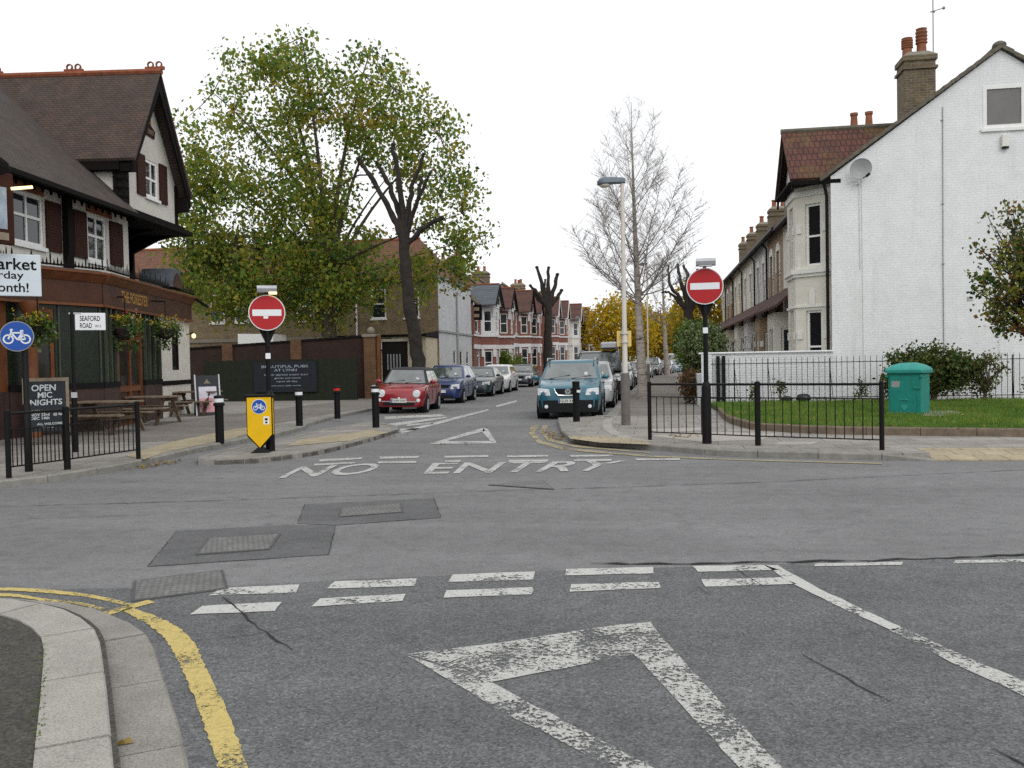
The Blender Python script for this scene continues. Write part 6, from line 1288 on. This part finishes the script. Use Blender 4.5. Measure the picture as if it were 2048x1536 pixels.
# ---- bare birch
def birch(label, b, h, crown, r0_, n_br, seed, depth=2, width=2.6, first=.34, light=True):
    rnd = random.Random(seed); t = thing('bare_birch', label, 'tree', b, 0, 'bare pale street trees'); mb = MB(); tp = []
    for i in range(15): k = i/14; tp.append(Vector((-.10*h/12*math.sin(k*2.4)-.02*h*k, .05*math.sin(k*5), h*k*.985)))
    low = [p for p in tp if p.z < h*.44]; mb.tube(tp, [max(.012, r0_*(1.25 if i == 0 else 1)*(1-i/14)**1.05) for i in range(15)], 12); mb.build('trunk', M['birchbark'], t, 60); br = MB()
    def twig(s, d, L_, r_, lev):
        n_ = 4; pts = [s]; dd = Vector(d).normalized()
        for i in range(n_): dd = (dd+Vector((rnd.gauss(0,.10),rnd.gauss(0,.10),rnd.gauss(.035,.06)))).normalized(); pts.append(pts[-1]+dd*(L_/n_))
        br.tube(pts, [r_*(1-.75*i/n_) for i in range(n_+1)], 6 if lev == 0 else (4 if lev == 1 else 3), False)
        if lev < depth:
            m_ = (15 if lev == 0 else 9) 
            for i in range(m_):
                k = rnd.uniform(.22,1.0); j = min(n_-1,int(k*n_)); p = pts[j].lerp(pts[j+1],k*n_-j); az_ = rnd.uniform(0,2*math.pi); side = Vector((math.cos(az_),math.sin(az_),rnd.uniform(-.25,.5)))
                twig(p, dd*.75+side*.8, L_*rnd.uniform(.26,.46)*(1.15-.5*k), max(.0024,r_*.5), lev+1)
    ks = [0,.34,.42,.55,.65,.82,.93,1.0]; ws = [.4,.6,.92,1.0,.92,.68,.52,.20]
    for i in range(n_br):
        kt = first+.06+(1.0-first-.06)*((i+.5)/n_br)**.9; rad = width*float(np.interp(kt,ks,ws))*rnd.uniform(.72,1.05); az_ = i*2.4+rnd.uniform(-.4,.4)
        k = max(first*rnd.uniform(.92,1.05), kt-rad*rnd.uniform(1.05,1.75)/h-.03); j = min(13,int(k*14)); s = tp[j].lerp(tp[j+1],k*14-j)
        e = Vector((math.cos(az_)*rad, math.sin(az_)*rad*.85, h*kt))+Vector((tp[min(14,int(kt*14))].x,0,0)); L0_ = (e-s).length; pts = curve(s, e, (math.cos(az_)*L0_*.05,math.sin(az_)*L0_*.05,-.05*L0_), 6)
        r_ = max(.008, r0_*.18*(1.12-k)); br.tube(pts, [r_*(1-.8*q/6) for q in range(7)], 6, False)
        for q in range(int(12+L0_*9)):
            u_ = rnd.uniform(.25,1.0); jj = min(5,int(u_*6)); p = pts[jj].lerp(pts[jj+1],u_*6-jj); dd = (pts[jj+1]-pts[jj]).normalized(); a2 = rnd.uniform(0,2*math.pi); side = Vector((math.cos(a2),math.sin(a2),rnd.uniform(-.3,.5)))
            twig(p, dd*.7+side*.85, max(.35,L0_*rnd.uniform(.2,.38)*(1.2-.6*u_)), max(.0034,r_*.30), 1)
    br.build('branches', M['birchtwig'], t, 60); return t
M['birchtwig'] = mat('birch_twig', (.22,.195,.18), .9, .25, 3)
m, n, P_b, L = nodes('birch_bark'); v = coords(n); mp = n.nodes.new('ShaderNodeMapping'); mp.inputs['Scale'].default_value = (2.2,2.2,9); L.new(v, mp.inputs[0])
L.new(ramp(n, L, noise(n, L, mp.outputs[0], 1.6, 5, .7), [(.36,(.045,.04,.036)),(.45,(.30,.26,.225)),(.7,(.44,.39,.34))]), P_b.inputs['Base Color']); P_b.inputs['Roughness'].default_value = .85; bump(n, L, noise(n, L, mp.outputs[0], 4, 4), P_b, .4); M['birchbark'] = m
b = at(1287,797,PZ); hb = zat(1262,196,b)-b.z
birch('tall bare birch with a pale trunk by the street lamp', b, hb, None, .20, 38, 5, 2, 2.45)
b = Vector((on_y(1334,745,84).x,84,PZ)); hb = zat(1318,500,b)-b.z; birch('slender bare tree with a pale trunk farther up the pavement', b, hb, None, .26, 18, 9, 1, 2.2, .4)
# ---- street trees in autumn colour at the far end
def bushy(name, label, cat, base, h, rx, ry, rz_, zc, n_c, per, size, mats, mix, trunk=.2, group=None, spread=.5, clump=.9):
    t = thing(name, label, cat, base, 0, group); cs = []
    for _ in range(n_c):
        d = Vector(rng.normal(0,1,3)).normalized(); r_ = rng.uniform(.25,1)**.45; wob_ = 1+.16*math.sin(3*math.atan2(d.y,d.x)+d.z*4+rx)
        cs.append((d.x*rx*r_*wob_, d.y*ry*r_*wob_, max(.12, zc+d.z*rz_*r_*wob_)))
    tr_ = MB()
    if trunk:
        tr_.tube([(0,0,-.05),(0.03,0,zc*.5),(0,.02,zc)], [trunk,trunk*.8,trunk*.4], 8)
        for c in random.sample(cs, min(36,len(cs))): tr_.tube(curve((0,0,max(.05,zc*random.uniform(.25,.9))), c, (0,0,.1*zc*.3), 4), [trunk*.32,trunk*.25,trunk*.18,trunk*.12,.008], 5, False)
        tr_.build('trunk' if cat == 'tree' else 'stems', M['barkmid'], t, 60)
    leaf_mesh('crown' if cat == 'tree' else 'foliage', cs, spread, per, size, mats, t, .2, mix, .2); return t
def gpos(u, y): return Vector((on_y(u,720,y).x, y, PZ))
G_ = 'autumn trees at the far end'
bushy('autumn_tree', 'bright golden yellow tree left of the pale birch trunk', 'tree', gpos(1243,112), 9, 4.6, 4.2, 4.1, 5.2, 420, 20, .34, [LF['gold'],LF['goldd'],LF['olive']], [.66,.24,.10], .22, G_, .55)
bushy('autumn_tree', 'rusty brown tree at the far end of the street', 'tree', gpos(1332,160), 10, 5.6, 5, 4.2, 5.4, 300, 18, .45, [LF['brown'],LF['rust'],LF['goldd']], [.45,.3,.25], .25, G_, .7)
bushy('autumn_tree', 'golden yellow tree behind the right no entry sign', 'tree', gpos(1425,74), 8, 3.4, 3.0, 3.0, 4.6, 260, 20, .30, [LF['gold'],LF['goldd'],LF['olive']], [.4,.4,.2], .2, G_, .5)
bushy('autumn_tree', 'ochre tree between the two pale trunks', 'tree', gpos(1300,140), 8, 4.2, 4, 3.6, 5.0, 240, 18, .42, [LF['goldd'],LF['rust'],LF['olive']], [.5,.3,.2], .22, G_, .6)
bushy('autumn_tree', 'dim brown tree beyond the end of the right pavement', 'tree', gpos(1380,150), 8, 5.2, 4, 3.6, 4.6, 240, 18, .42, [LF['brown'],LF['goldd'],LF['dark']], [.4,.3,.3], .22, G_, .6)
# far wood closing the street
cs = [(x+rng.normal(0,1.5), 235+rng.normal(0,4), rng.uniform(.5,5.5)) for x in np.linspace(-50,75,420)]
tag(leaf_mesh('far_foliage', cs, 1.0, 12, .8, [LF['dark'],LF['brown'],LF['goldd']], None, .2, [.5,.3,.2]), 'distant mixed foliage closing the view', None, None, 'stuff')
# hedges and shrubs
bushy('garden_shrub', 'rounded grey green shrub behind the low white wall', 'shrub', gpos(1403,32.6), 2.4, .84, .8, .84, 1.9, 210, 46, .085, [LF['grey'],LF['green'],LF['hedge']], [.62,.22,.16], .09, None, .12)
bushy('garden_shrub', 'dark green bush behind the rounded grey green shrub', 'shrub', gpos(1386,36.5), 3, .6, .8, .75, 2.15, 100, 40, .10, [LF['dark'],LF['hedge'],LF['green']], [.5,.3,.2], .1, None, .16)
bushy('garden_shrub', 'green bush in the front garden below the dark pollard terrace', 'shrub', Vector((-11.6,66,PZ)), 2, 1.5, .9, 1.0, 1.3, 130, 34, .13, [LF['green'],LF['dark'],LF['olive']], [.5,.3,.2], .1, None, .2)
bushy('garden_shrub', 'second green bush in the front gardens left of the dark pollard', 'shrub', Vector((-11.4,70.5,PZ)), 2, 1.4, .9, .8, 1.1, 110, 34, .13, [LF['green'],LF['dark'],LF['brown']], [.4,.4,.2], .1, None, .2)
bushy('garden_shrub', 'low brown shrub at the corner of the low white wall', 'shrub', Vector((1.22,30.2,PZ)), 1.2, .28, .9, .55, .62, 60, 26, .07, [LF['brown'],LF['rust'],LF['hedge']], [.5,.2,.3], .04, None, .1)
bushy('hedge_bush', 'dark clipped hedge bush behind the teal cabinet', 'hedge', Vector((7.95,26.9,PZ+.12)), 1.5, 1.35, .42, .60, .92, 215, 42, .085, [LF['hedge'],LF['hedgel'],LF['dark']], [.5,.28,.22], .10, None, .11)
bushy('hedge_bush', 'straggly thin bush right of the dark hedge bush', 'hedge', Vector((9.35,27.0,PZ+.12)), 1.4, .42, .3, .62, .72, 46, 24, .075, [LF['hedgel'],LF['hedge'],LF['brown']], [.4,.4,.2], .06, None, .10)
for i, (x, h, lab) in enumerate(((3.75,.75,'small upright shrub by the railings, second from the gate'),(3.05,.55,'smallest thin shrub by the railings near the gate'),(6.05,.68,'thin shrub by the railings right of the bin bags'),(6.85,.62,'sparse shrub by the railings left of the teal cabinet'),(7.35,.8,'leafy thin shrub by the railings beside the teal cabinet'),(10.6,.7,'sparse twiggy shrub by the railings far right of the hedge'))):
    bushy('railing_shrub', lab, 'shrub', Vector((x,27.25,PZ+.12)), h, .16, .12, h*.42, h*.55, 16, 12, .06, [LF['hedge'],LF['hedgel'],LF['dark']], [.5,.3,.2], .018, 'thin shrubs along the railings', .07)
# tree at the right edge
b = Vector((on_y(2075,800,21.5).x,21.5,PZ+.12)); 
T = thing('small_street_tree', 'small rust tinged tree cut off by the right edge', 'tree', b); cs = []
for u, v, ru, rv in ((2060,560,62,120),(2010,580,48,70),(2085,480,60,90),(2030,620,40,48),(2110,600,80,110),(2035,500,30,45)):
    p = on_y(u, v, 21.5)-b; k = 21.5/FOC
    for _ in range(40): d = Vector(rng.normal(0,1,3)).normalized()*(rng.uniform(.1,1)**.5); cs.append((p.x+d.x*ru*k*1.02, d.y*.9, p.z+d.z*rv*k))
for (u0,v0),(u1,v1) in (((2005,505),(1972,408)),((1985,520),(1940,480)),((1975,560),(1936,545)),((1990,590),(1940,575)),((2000,640),(1955,610)),((2020,660),(1980,640)),((2030,450),(2000,405)),((2045,430),(2025,410))):
    for k_ in range(4): q = on_y(lerp(u0,u1,k_/4),lerp(v0,v1,k_/4),21.5)-b; cs.append((q.x,rng.uniform(-.2,.2),q.z))
mb = MB(); mb.tube([(0,0,-.1),(.02,0,1.2),(0,0,2.4)], [.09,.08,.06], 8)
for c in random.sample(cs, 90)+cs[-32:]: mb.tube(curve((0,0,random.uniform(1.4,2.6)), c, (0,0,.12), 4), [.03,.022,.014,.009,.004], 4, False)
mb.build('trunk', M['bark'], T, 60); leaf_mesh('crown', cs, .10, 17, .085, [LF['hedge'],LF['olive'],LF['rust'],LF['dark']], T, .2, [.36,.26,.22,.16], .3)
# hanging flower baskets at the pub
fy_ = leafmat('flower_yellow', (.62,.45,.02)); fr_ = leafmat('flower_red', (.45,.06,.05)); fw2 = leafmat('flower_white', (.5,.48,.5))
for lab, u, v, dep, s in (('hanging basket left by the pub window behind the cycle sign', 76, 648, 17.4, .30), ('fullest hanging flower basket beside the pub door', 250, 652, 23.0, .50), ('hanging flower basket before the white pier of the pub', 331, 655, 25.6, .46), ):
    p = cam_pt(u, v, dep); t = thing('flower_basket', lab, 'hanging basket', p, 0, 'hanging baskets on the pub')
    mb = MB(); mb.lathe([(.05,-s*.75),(s*.42,-s*.6),(s*.6,-s*.15),(s*.55,-s*.1)], 14); mb.build('basket', M['bark'], t, 50)
    mb = MB(); mb.tube([(0,0,-.05),(0,0,.75)], .012, 5); mb.tube([(0,0,.75),(-.7,.12,.80)], .02, 5); mb.build('bracket', M['black'], t)
    cs = [tuple(Vector(rng.normal(0,1,3)).normalized()*rng.uniform(.4,1)*Vector((s,s,s*.45)).length*.45) for _ in range(34)]; cs = [(c[0]*1.5,c[1]*1.2,c[2]*.8+.02) for c in cs]+[(rng.normal(0,s*.5),rng.normal(0,s*.4),-rng.uniform(.2,1.2)*s) for _ in range(18)]
    leaf_mesh('foliage', cs, .07, 16, .075, [LF['dark'],LF['hedge'],LF['green'],LF['grey']], t, .2, [.3,.25,.3,.15], .3)
    leaf_mesh('flowers', [(rng.normal(0,s*.62),rng.normal(-.05,s*.45),s*.34+rng.normal(0,.06)) for _ in range(26)], .04, 6, .05, [fy_,fr_,fw2], t, .3, [.75,.12,.13])
# grass blades on the verge
N = 42000; A_ = np.array([[p[0],p[1]] for p in gp]); lo, hi = np.array([1.5,16.5]), np.array([12.5,27.6]); pts = rng.uniform(lo, hi, (N*2,2))
def inside(P2, poly):
    r_ = np.zeros(len(P2), bool); j = len(poly)-1
    for i in range(len(poly)):
        a, b = poly[i], poly[j]; c = ((a[1] > P2[:,1]) != (b[1] > P2[:,1])) & (P2[:,0] < (b[0]-a[0])*(P2[:,1]-a[1])/(b[1]-a[1]+1e-12)+a[0]); r_ ^= c; j = i
    return r_
pts = pts[inside(pts, A_)]; bare = ((pts[:,0]-7.3)**2/.9+(pts[:,1]-21.0)**2/.5) < rng.uniform(.2,1.0,len(pts)); pts = pts[~bare]; n_ = len(pts)
patch_ = np.sin(pts[:,0]*2.1+np.sin(pts[:,1]*1.7)*1.3)*.5+np.sin(pts[:,1]*2.9+pts[:,0]*.8)*.5; hgt = rng.uniform(.04,.13,n_)*(1+.3*patch_); an = rng.uniform(0,6.28,n_); wd_ = .009; lean_ = rng.normal(0,.04,(n_,2)); z0 = PZ+.125
v = np.zeros((n_,3,3)); v[:,0,:2] = pts+np.stack([np.cos(an),np.sin(an)],1)*wd_; v[:,1,:2] = pts-np.stack([np.cos(an),np.sin(an)],1)*wd_; v[:,2,:2] = pts+lean_; v[:,:2,2] = z0; v[:,2,2] = z0+hgt
me = bpy.data.meshes.new('grass'); me.vertices.add(n_*3); me.vertices.foreach_set('co', v.ravel()); me.loops.add(n_*3); me.loops.foreach_set('vertex_index', np.arange(n_*3)); me.polygons.add(n_); me.polygons.foreach_set('loop_start', np.arange(0,n_*3,3))
for m_ in (leafmat('grass_blade', (.10,.205,.028), .4), leafmat('grass_blade_light', (.20,.27,.045), .4), leafmat('grass_blade_dry', (.20,.17,.06), .3)): me.materials.append(m_)
me.polygons.foreach_set('material_index', np.where(rng.random(n_) < .07, 2, (rng.normal(0,.6,n_)+patch_*.8 > .35).astype(int)).astype(np.int32)); me.update(calc_edges=True)
o = bpy.data.objects.new('grass', me); col.objects.link(o); tag(o, 'mown green grass on the verge', 'grass', None, 'stuff')
# fallen leaves in the gutters
pl_ = []
def scat(a, b, n_, sp, z): 
    for _ in range(n_): t_ = random.random(); p = at(lerp(a[0],b[0],t_),lerp(a[1],b[1],t_)); pl_.append((p.x+random.gauss(0,sp),p.y+random.gauss(0,sp*1.6),z))
scat((280,938),(345,925),70,.10,.02); scat((770,838),(905,818),90,.25,.02); scat((1090,862),(1125,882),110,.12,.02); scat((1150,846),(1215,842),60,.18,.02); scat((700,888),(800,872),30,.12,.02); scat((905,818),(1000,800),50,.5,.02); scat((1220,830),(1262,780),70,.3,.02); scat((1330,884),(1400,884),40,.15,PZ+.015); scat((700,905),(1200,880),22,.8,.02); scat((700,915),(1100,900),4,.3,.02); scat((238,1480),(250,1520),2,.01,.02); scat((1350,860),(1700,880),20,.4,PZ+.015); scat((0,965),(230,942),30,.08,.02)
for _ in range(90):
    g_ = at(random.uniform(1450,2048), random.uniform(822,868), PZ+.13); pl_.append((g_.x,g_.y,PZ+.22))
lo_ = leaf_mesh('fallen_leaves', pl_, (.01,.01,.004), 1, .058, [LF['rust'],LF['goldd'],LF['brown'],leafmat('leaf_pale', (.42,.30,.10))], None, 3.0, [.25,.25,.2,.3]); tag(lo_, 'fallen autumn leaves along the gutters', None, None, 'stuff')
mb = MB()                                   # moss along the near kerb joint
cs = [(p.x+random.gauss(-.015,.012), p.y+random.gauss(0,.02), .085) for p in [at(lerp(95,82,t_),lerp(1316,1520,t_)) for t_ in np.linspace(0,1,70)]]
tag(leaf_mesh('moss', cs, (.004,.008,.001), 3, .008, [LF['green'],LF['dark']], None, 1.0, [.6,.4]), 'moss along the back of the near kerb', None, None, 'stuff')
